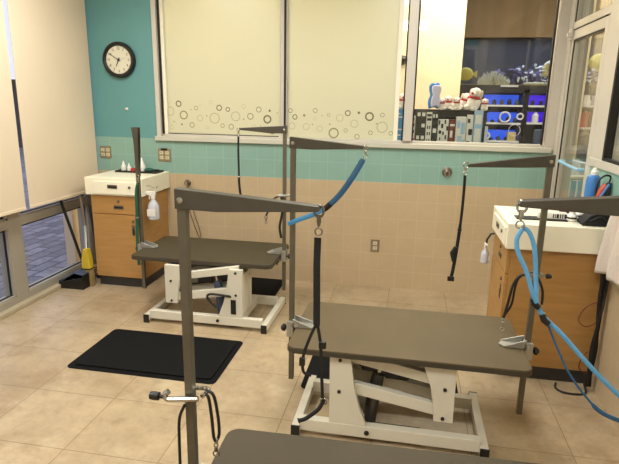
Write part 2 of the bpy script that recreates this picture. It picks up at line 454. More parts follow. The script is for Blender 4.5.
RINGS = [(-2.148,1.506,0.039,0),(-2.064,1.573,0.028,2),(-2.019,1.474,0.039,1),(-2.14,1.363,0.018,0),(-2.115,1.414,0.007,0),(-2.04,1.391,0.009,1),(-1.897,1.538,0.019,1),(-1.947,1.524,0.006,0),(-1.86,1.565,0.004,0),(-1.864,1.45,0.028,0),(-1.942,1.388,0.024,1),(-1.759,1.592,0.017,0),(-1.725,1.453,0.047,0),(-1.799,1.473,0.006,1),(-1.796,1.369,0.015,0),(-1.68,1.544,0.027,2),(-1.6,1.532,0.021,2),(-1.652,1.389,0.019,1),(-1.571,1.381,0.025,1),(-1.528,1.473,0.042,0),(-1.453,1.559,0.019,0),(-1.455,1.451,0.008,0),(-1.392,1.476,0.029,1),(-1.315,1.536,0.025,1),(-1.216,1.528,0.01,2),(-1.237,1.454,0.037,2),(-1.357,1.388,0.017,0),(-1.192,1.35,0.025,1),(-1.301,1.396,0.006,0),(-1.147,1.51,0.006,0),(-1.03,1.533,0.02,1),(-0.989,1.48,0.023,2),(-0.907,1.495,0.011,1),(-1.015,1.402,0.03,0),(-0.888,1.4,0.029,0),(-0.834,1.42,0.006,1),(-0.811,1.538,0.02,1),(-0.812,1.47,0.014,0),(-0.75,1.496,0.006,0),(-0.768,1.386,0.026,0),(-0.694,1.503,0.014,1),(-0.645,1.351,0.045,1),(-0.596,1.48,0.031,0),(-0.542,1.376,0.017,1),(-0.528,1.522,0.025,2),(-0.681,1.424,0.008,0),(-0.434,1.527,0.011,2),(-0.469,1.435,0.033,0),(-0.342,1.497,0.038,2),(-0.442,1.326,0.022,1),(-0.328,1.362,0.019,1),(-0.234,1.512,0.019,1),(-0.231,1.411,0.046,0),(-0.156,1.362,0.018,1),(-0.279,1.439,0.008,0)]
d = MB()
for x, z, r, k in RINGS:
    d.mi = k; N = 26; ri = r * (0.86, 0.74, 0.66)[k]
    A = []; B = []
    for q in range(N):
        a = 2 * math.pi * q / N
        A.append(d._v((x + r * math.cos(a), 0.0553, z + r * math.sin(a)))); B.append(d._v((x + ri * math.cos(a), 0.0553, z + ri * math.sin(a))))
    for q in range(N): d._f([A[q], A[(q + 1) % N], B[(q + 1) % N], B[q]])
    if r < 0.012: d._f(B)
dd = d.build('bubble_decal', ['decal_faint', 'decal_mid', 'decal_dark'], w)
dd['label'] = 'band of printed bubbles on the frosted film'

# ---------------------------------------------------------------- corner post, glass door, transom, side window
m = MB()
m.box(1.07, XR + 0.12, YB - 0.0, YB + 0.12, 1.262, 2.62)
m.box(XR - 0.012, XR + 0.12, 4.455, YB, 0.0, 2.62)
m.box(XR, XR + 0.12, 3.46, 3.66, 1.262, 2.62)
m.box(XR, XR + 0.12, 3.66, 3.69, 0.0, 2.62)
m.box(XR, XR + 0.12, 3.69, 4.455, 2.165, 2.215)
m.box(XR, XR + 0.12, 3.69, 4.455, 2.56, 2.62)
struct(m.build('trim_1', 'metal_frame', bevel=0.003))
dr = empty('door_1', (XR, 4.45, 0)); struct(dr)
f = MB()
f.box(0.0, 0.045, -0.055, 0.0, 0.01, 2.155); f.box(0.0, 0.045, -0.755, -0.695, 0.01, 2.155)
f.box(0.0, 0.045, -0.695, -0.055, 2.085, 2.155); f.box(0.0, 0.045, -0.695, -0.055, 0.01, 0.25)
f.build('frame', 'metal_frame', dr, bevel=0.003)
g = MB()
g.box(-0.003, 0.004, -0.069, -0.053, 0.25, 2.088); g.box(-0.003, 0.004, -0.695, -0.055, 2.078, 2.089); g.box(-0.001, 0.02, -0.70, -0.0, 2.155, 2.163)
g.build('gasket', 'gasket', dr)
MB().box(0.02, 0.028, -0.695, -0.055, 0.25, 2.085).build('pane', 'door_glass', dr)
h = MB(); h.lathe([(0.018, -0.02), (0.018, 0.05), (0.010, 0.06)], (0, 0, 0), 12); h.box(-0.03, 0.0, -0.02, 0.01, 0.0, 0.03)
h.T = Matrix.Translation((-0.01, 0.0, 2.11)); h.build('hinge', 'metal_frame', dr).location = (-0.012, -0.005, 2.11)
h = MB().tube([(-0.0, -0.22, 1.215), (-0.04, -0.22, 1.215), (-0.045, -0.24, 1.215), (-0.045, -0.66, 1.205), (-0.04, -0.68, 1.205), (0, -0.68, 1.205)], 0.011, 8)
h.build('push_bar', 'pale_blue', dr)
tr = empty('window_%d' % (n + 2), (XR, 4.45, 0)); struct(tr)
MB().box(0.02, 0.028, -0.76, 0.0, 2.215, 2.56).build('pane', 'door_glass', tr)
MB().box(-0.003, 0.004, -0.03, -0.012, 2.215, 2.56).build('gasket', 'gasket', tr)
sw = empty('window_%d' % (n + 3), (XR, 0, 0)); struct(sw)
f = MB(); f.box(-0.012, 0.11, 1.5, 3.66, 1.25, 1.30); f.box(0.0, 0.11, 1.5, 3.46, 2.56, 2.62); f.box(0.0, 0.11, 1.5, 1.56, 1.30, 2.56)
f.build('frame', 'metal_frame', sw, bevel=0.003)
g = MB(); g.box(-0.003, 0.004, 3.435, 3.462, 1.30, 2.56); g.box(0.004, 0.05, 3.452, 3.46, 1.30, 2.56); g.box(-0.002, 0.03, 1.56, 3.46, 1.30, 1.318); g.build('gasket', 'gasket', sw)
MB().box(0.02, 0.028, 1.56, 3.425, 1.318, 2.56).build('pane', 'door_glass', sw)

# ---------------------------------------------------------------- roller blinds
def blind(y0, y1, label):
    r = empty('roller_blind', (-2.86, (y0 + y1) / 2, 0.78), 0, label, 'blind', 'roller blinds on the left windows')
    h = (y1 - y0) / 2
    MB().box(-0.0012, 0.0012, -h, h, 0.0, 1.86).build('fabric', 'blind', r)
    MB().box(-0.006, 0.006, -h, h, -0.012, 0.012).build('hem_bar', 'blind', r, bevel=0.004)
    MB().lathe([(0.03, -h), (0.03, h)], (0, 0, 1.87), 16, 'y').build('roller', 'metal_frame', r)
blind(3.56, 4.515, 'cream roller blind hanging beside the teal wall corner')
blind(2.34, 3.515, 'cream roller blind at the left edge of the photo, left of the bright slit')
blind(1.12, 2.31, 'cream roller blind of the third window bay, nearer the camera')
blind(-0.10, 1.09, 'cream roller blind of the fourth window bay from the corner')

# ---------------------------------------------------------------- ceiling lights of the room
for (x, y), lab in zip(((-2.0, 0.6), (-0.1, 0.6), (-2.0, 3.0), (-0.1, 3.0)), ('near the front wall on the window side', 'near the front wall on the cabinet side', 'toward the clock wall on the window side', 'toward the clock wall on the cabinet side')):
    c = empty('ceiling_light', (x, y, 2.78), 0, 'flat ceiling light panel ' + lab, 'light', 'ceiling light panels')
    f = MB()
    for a in ((-0.3, 0.3, -0.6, -0.575), (-0.3, 0.3, 0.575, 0.6), (-0.3, -0.275, -0.575, 0.575), (0.275, 0.3, -0.575, 0.575)): f.box(*a, -0.03, 0)
    f.build('frame', 'white_metal', c)
    MB().box(-0.275, 0.275, -0.575, 0.575, -0.015, -0.005).build('diffuser', 'diffuser', c)

# ================================================================== the shop beyond the glass
m = MB(); m.box(-3.2, 6.5, YB + 0.12, 8.7, -0.1, 0); m.box(XR + 0.12, 6.5, -1.5, YB + 0.12, -0.1, 0); struct(m.build('floor_shop', 'shop_floor'))
m = MB(); m.box(-3.2, 6.5, YB + 0.12, 8.7, 3.3, 3.4); m.box(XR + 0.12, 6.5, -1.5, YB + 0.12, 3.3, 3.4); m.box(-3.2, XR + 0.12, YB, YB + 0.12, 2.9, 3.3); m.box(XR, XR + 0.12, -1.5, YB, 2.9, 3.3)
struct(m.build('ceiling_shop', 'ceiling_paint'))
m = MB(); m.box(-3.3, -3.2, YB, 8.7, -0.1, 3.4); m.box(6.5, 6.6, -1.6, 8.8, 0, 3.4); m.box(XR + 0.12, 6.5, -1.6, -1.5, 0, 3.4)
struct(m.build('wall_shop_side', 'shop_cream'))
struct(MB().box(-3.2, 6.5, 8.7, 8.8, 0, 3.4).build('wall_shop_back', 'shop_brown'))
struct(MB().box(-3.2, 0.515, 6.2, 6.32, 0, 3.3).build('wall_shop_middle', 'shop_cream'))
struct(MB().box(0.515, 6.5, 7.42, 7.50, 2.44, 3.3).build('wall_shop_panel', 'shop_brown'))
struct(MB().box(3.4, 6.5, 7.42, 7.50, 0, 2.44).build('wall_shop_right', 'shop_cream'))
struct(MB().box(1.64, 1.81, 6.28, 6.45, 0, 3.3).build('trim_2', 'shop_cream'))
def gondola(name, x0, x1, y, zs, top, label, seed, items):
    g = empty(name, ((x0 + x1) / 2, y, 0), 0, label, 'shelf')
    h = (x1 - x0) / 2
    f = MB(); f.box(-h, h, 0.12, 0.15, 0, top); f.box(-h - 0.015, -h, -0.15, 0.15, 0, top); f.box(h, h + 0.015, -0.15, 0.15, 0, top); f.build('frame', 'shelf_white', g)
    rn = random.Random(seed)
    for z, rowname in zs:
        MB().box(-h, h, -0.15, 0.12, z - 0.02, z).build('shelf', 'shelf_white', g)
        n_ = max(2, int((x1 - x0) / 0.10)); 
        for k in range(n_):
            w_ = rn.uniform(0.028, 0.042); hh = rn.uniform(0.10, 0.19)
            p = MB().box(-w_, w_, -0.05, 0.05, 0, hh).build('product_carton', rn.choice(items), None, (x0 + (k + 0.5) * (x1 - x0) / n_, y - 0.04, z + 0.001), bevel=0.004)
            tag(p, 'product carton number %s from the left on the %s of the %s' % (('one', 'two', 'three', 'four', 'five', 'six')[k], rowname, name.replace('_', ' ')), 'box', 'cartons on the ' + name.replace('_', ' '))
gondola('product_shelf', 1.86, 2.30, 6.60, ((1.62, 'top shelf'), (1.38, 'middle shelf'), (1.14, 'bottom shelf')), 1.68, 'white product shelf seen through the glass door', 4, ['toy_pale', 'coral_tan', 'orange_red', 'pack_white', 'pack_lightblue'])
gondola('corner_shelf', 1.86, 2.22, 4.95, ((1.42, 'top shelf'), (1.16, 'middle shelf'), (0.9, 'bottom shelf')), 1.66, 'white corner shelf seen through the side window at the right edge', 6, ['pack_white', 'toy_pale', 'pack_lightblue', 'pack_brown'])
pc = empty('pet_carrier', (1.87, 5.95, 0), 0, 'dark grey pet carrier on a stack of crates behind the glass door', 'carrier')
MB().box(-0.12, 0.12, -0.14, 0.14, 1.08, 1.34).build('shell', 'dark_grey', pc, bevel=0.03, seg=3)
MB().torus((0, -0.145, 1.20), 0.06, 0.008, 'y').build('door_ring', 'cast_alu', pc)
MB().tube([(-0.05, 0, 1.34), (-0.04, 0, 1.39), (0.04, 0, 1.39), (0.05, 0, 1.34)], 0.01, 6).build('handle', 'black_plastic', pc)
ct = MB(); ct.box(-0.15, 0.15, -0.17, 0.17, 0, 1.06)
tag(ct.build('plinth', 'shelf_white', None, (1.87, 5.95, 0), bevel=0.01), 'tall white plinth under the dark pet carrier', 'plinth')
# camera dome on the middle wall
c = empty('dome_camera', (-0.125, 6.2, 2.07), 0, 'small black dome fixed on the cream shop wall beside the frosted film', 'camera')
MB().lathe([(0.05, 0), (0.05, -0.03), (0.03, -0.05)], (0, 0, 0), 16, 'y').build('mount', 'black_plastic', c)
MB().ell((0.0, -0.09, 0.0), (0.06, 0.06, 0.045)).build('dome', 'black_plastic', c)

# ---- aquarium
aq = empty('aquarium', (1.95, 7.5, 0), 0, 'long lit fish tank with pale corals set in the shop wall above the blue trays', 'aquarium')
m = MB(); m.box(-1.45, 1.45, -0.02, 0.62, 0.0, 1.80); m.build('cabinet', 'shop_dark', aq)
m = MB()
m.box(-1.45, 1.45, -0.02, 0.03, 1.80, 1.86); m.box(-1.45, -1.42, -0.02, 0.62, 1.86, 2.52); m.box(1.42, 1.45, -0.02, 0.62, 1.86, 2.52)
m.box(-1.45, 1.45, -0.02, 0.0, 2.42, 2.52); m.box(-1.45, 1.45, 0.0, 0.62, 2.52, 2.55); m.build('frame', 'shop_dark', aq)
MB().box(-1.42, 1.42, 0.57, 0.60, 1.82, 2.52).build('back_panel', 'tank_blue', aq)
MB().box(-1.42, 1.42, 0.0, 0.57, 1.80, 1.865).build('sand_bed', 'coral_tan', aq)
MB().box(-1.42, 1.42, -0.012, -0.006, 1.86, 2.42).build('pane', 'clear_glass', aq)
MB().box(-0.82, -0.60, -0.035, -0.021, 1.835, 1.86).build('label_strip', 'shelf_white', aq)
rnd = random.Random(3)
r = MB()
for k in range(170):
    x = rnd.uniform(-0.95, 1.3); h = rnd.uniform(0.02, 0.07) * (1.0 + 0.7 * math.sin((x + 0.9) * 2.0) ** 2)
    r.ell((x, rnd.uniform(0.2, 0.45), 1.86 + rnd.uniform(0, 0.20) * (0.7 + 0.5 * math.sin((x + 0.9) * 2.3))), (rnd.uniform(.02, .06), .05, h), 8, 6, (rnd.uniform(-.4, .4), rnd.uniform(-.4, .4), 0))
r.build('rock', 'coral_purple', aq)['kind'] = 'stuff'
r = MB()
for k in range(130):
    x = rnd.uniform(-0.6, 1.2)
    r.ell((x, rnd.uniform(0.10, 0.22), 1.88 + rnd.uniform(0, 0.22) * (0.7 + 0.5 * math.sin((x + 0.9) * 2.3))), (rnd.uniform(.010, .034), .02, rnd.uniform(.008, .022)), 7, 5)
r.build('coral', 'coral_grey', aq)['kind'] = 'stuff'
r = MB()
for k in range(150):
    cx = rnd.uniform(-1.08, -0.70); ht = 0.16 * (1 - ((cx + 0.89) / 0.24) ** 2) + 0.02
    p = Vector((cx, rnd.uniform(0.10, 0.24), 1.865)); z = rnd.uniform(0.35, 1.0) * ht
    q = p + Vector((rnd.uniform(-.03, .03), rnd.uniform(-.02, .02), z * 0.6)); q2 = q + Vector((rnd.uniform(-.035, .035), rnd.uniform(-.02, .02), z * 0.4))
    r.tube([p, q, q2], [0.007, 0.008, 0.006], 5)
r.build('coral', 'coral_white', aq)['kind'] = 'stuff'
r = MB()
for k in range(14):
    a = math.pi * k / 13 * 1.25 - 0.4
    r.ell((-0.13 + 0.13 * math.cos(a), 0.15, 2.05 + 0.12 * math.sin(a)), (0.042, 0.04, 0.035), 8, 6)
r.build('coral', 'coral_tan', aq)['kind'] = 'stuff'
r = MB()
for k in range(25): r.ell((rnd.uniform(-0.45, 0.2), rnd.uniform(.08, .16), 1.885), (rnd.uniform(.03, .07), .04, .022), 8, 5)
r.build('coral', 'coral_white', aq)['kind'] = 'stuff'
def fish(x, y, z, s, flip, label):
    f = empty('fish', (x, y, z), 0, label, 'fish', 'yellow fish in the tank')
    MB().ell((0, 0, 0), (0.10 * s, 0.025 * s, 0.085 * s)).build('body', 'fish_yellow', f)
    MB().prism([(flip * 0.085 * s, 0.0), (flip * 0.15 * s, 0.05 * s), (flip * 0.15 * s, -0.05 * s)], 'y', -0.004, 0.004).build('tail', 'fish_yellow', f)
    MB().ell((-flip * 0.06 * s, -0.02 * s, 0.02 * s), (0.011 * s, 0.008 * s, 0.011 * s), 8, 6).build('eye', 'ink', f)
fish(0.69, 7.62, 2.00, 1.0, 1, 'yellow round fish at the left end of the tank beside the cream wall')
fish(2.35, 7.7, 2.16, 1.3, -1, 'large yellow round fish seen through the glass door')

# ---- lit tray shelves under the tank
def tray_unit(x0, x1, em, label, rows):
    u = empty('display_shelf', ((x0 + x1) / 2, 7.30, 0), 0, label, 'shelf', 'tray shelves under the tank')
    h = (x1 - x0) / 2
    f = MB(); f.box(-h - 0.03, -h, -0.12, 0.15, 0, 1.80); f.box(h, h + 0.03, -0.12, 0.15, 0, 1.80); f.box(-h, h, 0.13, 0.15, 0, 1.80); f.box(-h - .03, h + .03, -0.12, 0.15, 1.76, 1.80)
    f.build('cabinet', 'shop_dark', u)
    for z in rows:
        MB().box(-h, h, -0.14, 0.13, z - 0.022, z).build('shelf', 'shelf_white', u)
        MB().box(-h + 0.015, h - 0.015, 0.09, 0.12, z + 0.002, z + 0.125).build('light_panel', em, u)
tray_unit(0.90, 1.37, 'lit_blue', 'dark shelf unit with rows of blue lit trays under the tank', (1.61, 1.39, 1.165, 0.94))
tray_unit(1.44, 1.86, 'lit_purple', 'dark shelf unit with a purple lit top tray under the tank', (1.61, 1.40, 0.94))
def ornament(x, z, R, r, m_, y=7.2):
    o = empty('ring_ornament', (x, y, z), 0, None, 'ornament')
    return o
ro = [(1.17, 1.46, 0.062, 'white ring hung from the middle blue tray shelf'), (1.35, 1.47, 0.035, 'small pale ring at the right end of the middle blue tray'), (1.60, 1.21, 0.052, 'white ring on the dark side below the purple tray'), (0.97, 1.225, 0.036, 'small grey ring at the left end of the lowest blue tray'), (1.30, 1.30, 0.07, 'thin large ring in front of the lowest blue tray')]
for i, (x, z, R, lab) in enumerate(ro):
    r0 = MB().torus((0, 0, R), R, 0.004 if i == 4 else 0.011, 'y', 20, 6).build('ring_ornament', 'shelf_white', None, (x, 7.145, z - R))
    tag(r0, lab, 'ornament', 'ring ornaments on the tray shelves')
rnd = random.Random(5)
pl = ['at the left end', 'left of the middle', 'in the middle', 'right of the middle', 'at the right end']
for zi, (z, row) in enumerate(((1.61, 'top'), (1.39, 'second'), (1.165, 'third'))):
    for k in range(5):
        x = 0.945 + k * 0.092; h = rnd.uniform(0.03, 0.07)
        o = MB().lathe([(0.022, 0), (0.026, 0.01), (0.026, h * .7), (0.015, h), (0.004, h + 0.006)], (0, 0, 0), 10).build('jar', 'black_plastic' if k % 2 else 'dark_grey', None, (x, 7.24, z + 0.0))
        tag(o, 'tiny dark jar %s of the %s blue tray' % (pl[k], row), 'jar', 'tiny jars on the blue trays')
for k in range(4):
    x = 1.50 + k * 0.1
    o = MB().lathe([(0.02, 0), (0.026, 0.01), (0.022, 0.045), (0.008, 0.06)], (0, 0, 0), 10).build('jar', 'black_plastic', None, (x, 7.24, 1.61))
    tag(o, 'tiny dark jar %s of the purple tray' % ('at the left end', 'left of the middle', 'right of the middle', 'at the right end')[k], 'jar', 'tiny jars on the purple tray')
for x, mm, lab in ((1.55, 'shelf_white', 'white jar on the second shelf under the purple tray'), (1.68, 'pack_brown', 'brown jar on the second shelf under the purple tray'), (1.79, 'coral_tan', 'tan jar on the second shelf under the purple tray')):
    o = MB().lathe([(0.035, 0), (0.04, 0.02), (0.04, 0.09), (0.02, 0.11), (0.02, 0.13)], (0, 0, 0), 12).build('jar', mm, None, (x, 7.24, 1.40)); tag(o, lab, 'jar', 'jars on the second shelf')
st = empty('stool', (1.64, 6.75, 0), 0, 'slate grey padded chair standing before the purple tray shelf', 'chair')
MB().box(-0.16, 0.16, -0.16, 0.16, 0.40, 0.46).build('seat', 'dark_grey', st, bevel=0.02)
MB().box(-0.16, 0.16, 0.13, 0.17, 0.46, 1.33).build('backrest', 'motor_blue', st, bevel=0.02)
for sx in (-1, 1):
    for sy in (-1, 1): MB().box(sx * 0.14 - .015, sx * 0.14 + .015, sy * 0.14 - .015, sy * 0.14 + .015, 0, 0.40).build('leg', 'black_plastic', st)
bx = MB().box(-0.05, 0.05, -0.04, 0.04, 0, 0.11).build('carton', 'coral_tan', None, (1.28, 7.21, 1.165 + 0.001 - 0.0), bevel=0.003); tag(bx, 'small tan carton at the right of the third blue tray', 'box')

# ---- display rack with packages and plush toys just outside the window
rk = empty('display_rack', (0.325, 5.22, 0), 0, 'white wire display rack of pet toy packages outside the clear window', 'rack')
m = MB()
for x in (-0.36, 0.36):
    for y in (-0.12, 0.12): m.box(x - 0.012, x + 0.012, y - 0.012, y + 0.012, 0, 1.42)
m.build('frame', 'shelf_white', rk)
for z in (0.3, 0.75, 1.14): MB().box(-0.372, 0.372, -0.16, 0.16, z, z + 0.02).build('shelf', 'shelf_white', rk)
MB().box(-0.372, 0.372, 0.02, 0.05, 1.16, 1.54).build('back_panel', 'pack_black', rk)
MB().box(-0.372, 0.372, -0.06, 0.16, 1.54, 1.56).build('shelf', 'pack_black', rk)
ZR = 1.161
def pack(x0, x1, h, base, spots, label, y0=5.04, y1=5.10, z=ZR, lay=0):
    """a hanging package: a box body and a printed pattern"""
    p = empty('toy_package', ((x0 + x1) / 2, (y0 + y1) / 2, z), 0, label, 'package', 'packages on the display rack')
    hw, hd = (x1 - x0) / 2, (y1 - y0) / 2
    MB().box(-hw, hw, -hd, hd, 0, h).build('carton', base, p, bevel=0.004)
    if spots:
        s = MB(); col, items = spots
        for (a, b, c, d_) in items: s.box(-hw + a * 2 * hw, -hw + b * 2 * hw, -hd - 0.002, -hd - 0.0002, c * h, d_ * h)
        s.build('print', col, p)
    return p
pack(0.010, 0.048, 0.34, 'pack_white', ('ink', [(0.2, .8, .55, .62), (.2, .8, .72, .80), (0.2, .7, .88, .95), (.1, .5, .1, .4)]), 'narrow white package with black print beside the window post')
mg = pack(0.012, 0.046, 0.14, 'pack_magenta', None, 'small magenta package low beside the window post', 4.97, 5.02)
grid = [(0.12, .42, a, a + .085) for a in (.06, .34, .88)] + [(0.58, .9, a, a + .085) for a in (.06, .34, .62, .88)]
pack(0.052, 0.142, 0.385, 'pack_black', ('pack_white', grid), 'tall black package with white squares left of the white one')
pack(0.145, 0.195, 0.375, 'pack_white', ('ink', [(.1, .9, .9, .96), (.1, .9, .8, .86), (.2, .42, .6, .68), (.58, .8, .6, .68), (.2, .42, .45, .53), (.58, .8, .45, .53), (.2, .42, .28, .36), (.58, .8, .28, .36), (.15, .85, .05, .12)]), 'tall white package with rows of black print')
pack(0.198, 0.248, 0.385, 'pack_black', ('pack_white', [(.1, .4, .85, .93), (.6, .9, .85, .93), (.2, .8, .5, .6), (.1, .5, .06, .16)]), 'black package with white squares right of the white one')
pack(0.252, 0.345, 0.20, 'pack_white', ('ink', [(.05, .2, .75, .95), (.3, .5, .6, .8), (.6, .75, .8, .98), (.8, .98, .5, .7), (.1, .35, .35, .5), (.45, .6, .3, .45), (.7, .85, .1, .3), (.2, .3, .05, .2)]), 'white package with black patches, stacked on the brown bag', 5.04, 5.10, ZR + 0.115)
pk = pack(0.252, 0.40, 0.11, 'pack_brown', ('pack_white', [(.15, .5, .45, .55), (.3, .75, .6, .7), (.5, .95, .25, .35)]), 'low dark brown bag with white streaks at the rack bottom', 5.0, 5.10)
pack(0.352, 0.405, 0.20, 'pack_brown', ('pack_white', [(.1, .9, .7, .8), (.2, .6, .2, .5)]), 'brown and white package beside the light blue one', 5.04, 5.10, ZR + 0.115)
pack(0.41, 0.50, 0.34, 'pack_white', ('pack_lightblue', [(.1, .4, .7, .9), (.5, .9, .55, .85), (.2, .6, .3, .5), (.65, .9, .1, .4), (.1, .4, .05, .2)]), 'white and light blue package toward the rack right end')
pack(0.505, 0.56, 0.36, 'pack_white', ('ink', [(.1, .5, .8, .9), (.3, .9, .5, .65), (.1, .6, .2, .35)]), 'white package with black print near the rack right end')
pack(0.565, 0.64, 0.40, 'pack_lightblue', ('pack_white', [(.15, .85, .7, .9), (.15, .85, .1, .6)]), 'pale blue package with a white window at the rack right end')

def plush(x, z, s, label, rz=0.0, lean=0.0, y=5.14):
    p = empty('plush_dog', (x, y, z), rz, label, 'toy', 'white plush dogs with red trim')
    p.rotation_euler = (0, lean, rz); p.scale = (s, s, s)
    b = MB(); b.ell((0, 0, 0.055), (0.055, 0.045, 0.06)); b.ell((0.03, -0.03, 0.02), (0.022, 0.04, 0.02)); b.ell((-0.03, -0.03, 0.02), (0.022, 0.04, 0.02)); b.ell((0, -0.01, 0.135), (0.042, 0.04, 0.04)); b.ell((0, -0.05, 0.125), (0.02, 0.025, 0.017))
    b.build('body', 'plush_white', p)
    MB().ell((0.042, 0, 0.13), (0.013, 0.02, 0.034), 10, 7).build('ear', 'plush_shade', p); MB().ell((-0.042, 0, 0.13), (0.013, 0.02, 0.034), 10, 7).build('ear', 'plush_shade', p)
    MB().ell((0, -0.074, 0.131), (0.012, 0.010, 0.010), 8, 6).build('nose', 'plush_red', p)
    MB().torus((0, -0.005, 0.10), 0.036, 0.012, 'z', 16, 6).build('scarf', 'plush_red', p)
plush(0.275, 1.560, 0.60, 'white plush dog with red scarf nearest the blue tooth toy', 0.3, 0.0, 5.12)
plush(0.34, 1.560, 0.72, 'white plush dog with red scarf, second from the blue tooth toy', -0.2, 0.0, 5.22)
plush(0.405, 1.560, 0.66, 'white plush dog with red scarf, third from the blue tooth toy', 0.4, 0.0, 5.12)
plush(0.47, 1.560, 0.9, 'white plush dog leaning right near the rack end', 0.2, 0.25, 5.25)
plush(0.545, 1.560, 1.15, 'tallest white plush dog at the rack right end', -0.5, 0.2, 5.13)
plush(0.655, 1.560, 0.6, 'small white plush dog at the far right end of the rack', -0.2, 0.0, 5.14)
to = empty('tooth_toy', (0.205, 5.09, 1.562), 0.12, 'big blue and white bone shaped toy standing on the display rack', 'toy')
prof = [(-0.045, 0.0), (-0.055, 0.05), (-0.048, 0.10), (-0.035, 0.125), (-0.048, 0.16), (-0.052, 0.205), (-0.03, 0.235), (0.0, 0.228), (0.03, 0.238), (0.052, 0.21), (0.048, 0.16), (0.036, 0.125), (0.046, 0.08), (0.05, 0.03), (0.04, 0.0), (0.0, 0.02)]
MB().prism([(x, z) for x, z in prof], 'y', 0.0, 0.035).build('back', 'toy_blue', to, bevel=0.012, seg=3)
MB().prism([(x * .82 + 0.012, z * .86 + .015) for x, z in prof], 'y', -0.03, 0.004).build('front', 'toy_pale', to, bevel=0.014, seg=3)
sg = empty('shop_sign', (-0.115, 4.95, 0), 0, 'blue sign panel with white text lines between frosted film and post', 'sign')
MB().box(-0.07, 0.07, -0.006, 0.006, 0.95, 1.56).build('panel', 'sign_blue', sg)
l = MB()
for z, w_ in ((1.52, .04), (1.49, .05), (1.42, .03), (1.38, .05), (1.33, .045)): l.box(-0.055, -0.055 + w_ * 2, -0.008, -0.0062, z - 0.006, z + 0.006)
l.build('lettering', 'shelf_white', sg)
MB().box(-0.02, 0.02, -0.02, 0.02, 0, 0.95).build('post', 'grey_frame', sg); MB().box(-0.08, 0.06, -0.1, 0.1, 0, 0.02).build('base', 'grey_frame', sg)
tb = empty('side_table', (-0.125, 5.26, 0), 0, 'narrow white table behind the blue sign', 'table')
MB().box(-0.14, 0.05, -0.12, 0.12, 1.53, 1.56).build('top', 'shelf_white', tb)
for sx in (-0.12, 0.03): MB().box(sx - .012, sx + .012, -0.1, 0.1, 0, 1.53).build('leg', 'shelf_white', tb)
plush(-0.085, 1.561, 0.8, 'white plush dog with red trim above the blue sign', 0.1, 0.0, 5.2)
# blue slatted chair outside the glass door
ch = empty('slatted_chair', (1.50, 4.95, 0), 0.15, 'blue slatted chair with white tube frame behind the glass door', 'chair')
MB().tube(spline([(-0.17, 0, 0), (-0.17, 0, 0.6), (-0.16, 0, 0.93), (-0.10, 0, 1.0), (0.10, 0, 1.0), (0.16, 0, 0.93), (0.17, 0, 0.6), (0.17, 0, 0)], 5), 0.022, 8).build('back_frame', 'white_metal', ch)
for k in range(5): MB().box(-0.12 + 0.06 * k - 0.02, -0.12 + 0.06 * k + 0.02, -0.008, 0.008, 0.44, 0.98).build('slat', 'pale_blue', ch)
MB().box(-0.17, 0.17, -0.36, 0.02, 0.42, 0.45).build('seat', 'pale_blue', ch, bevel=0.01)
for sx in (-0.15, 0.15): MB().tube([(sx, -0.33, 0), (sx, -0.33, 0.42)], 0.015, 8).build('leg', 'white_metal', ch)

# ================================================================== cabinets
def cabinet(loc, rz, W, D, label, over=0.035):
    c = empty('drawer_cabinet', loc, rz, label, 'cabinet', 'grooming station cabinets')
    h = W / 2; d = D / 2
    b = MB(); b.box(-h, h, -d + 0.022, d, 0.085, 0.83); b.build('body', 'oak', c, bevel=0.002)
    MB().box(-h + 0.012, h - 0.012, -d + 0.03, d, 0, 0.085).build('kickplate', 'kick', c)
    H = h + over
    t = MB(); t.box(-H, H, -d - 0.015, d, 0.815, 0.965); t.build('white_top', 'laminate_white', c, bevel=0.005)
    # top drawer front in white
    dw = MB().box(-h + 0.05, h - 0.0, -d - 0.024, -d - 0.014, 0.828, 0.935).build('drawer', 'laminate_white', c, bevel=0.003)
    def pull(x, z, parent, y, vert=False):
        a, b_ = (0.014, 0.045) if vert else (0.045, 0.016)
        f = MB(); f.box(x - a, x + a, y - 0.004, y, z - b_, z + b_); q = f.build('pull', 'pull_metal', parent, bevel=0.0015)
        MB().box(x - a + 0.006, x + a - 0.006, y - 0.0048, y - 0.0035, z - b_ + 0.006, z + b_ * 0.3).build('recess', 'dark_slot', q)
    def lock(x, z, parent, y):
        MB().lathe([(0.011, 0), (0.011, -0.006), (0.008, -0.008)], (x, y, z), 14, 'y').build('lock', 'pull_metal', parent)
    pull(-0.0, 0.893, dw, -d - 0.024); lock(0.155, 0.893, dw, -d - 0.024)
    dr = MB().box(-h + 0.004, h - 0.004, -d + 0.002, -d + 0.022, 0.655, 0.81).build('drawer', 'oak', c, bevel=0.003)
    pull(0.03, 0.715, dr, -d + 0.002); lock(0.03, 0.765, dr, -d + 0.002)
    do = MB().box(-h + 0.004, h - 0.004, -d + 0.002, -d + 0.022, 0.09, 0.648).build('door', 'oak', c, bevel=0.003)
    pull(0.155, 0.52, do, -d + 0.002, True); lock(0.155, 0.60, do, -d + 0.002)
    return c
cabinet((-2.415, 4.286, 0), 0, 0.45, 0.52, 'oak cabinet with white top under the wall clock, beside the blinds')
cabinet((0.872, 3.345, 0), math.radians(-90), 0.48, 0.55, 'oak cabinet with white top against the right wall')

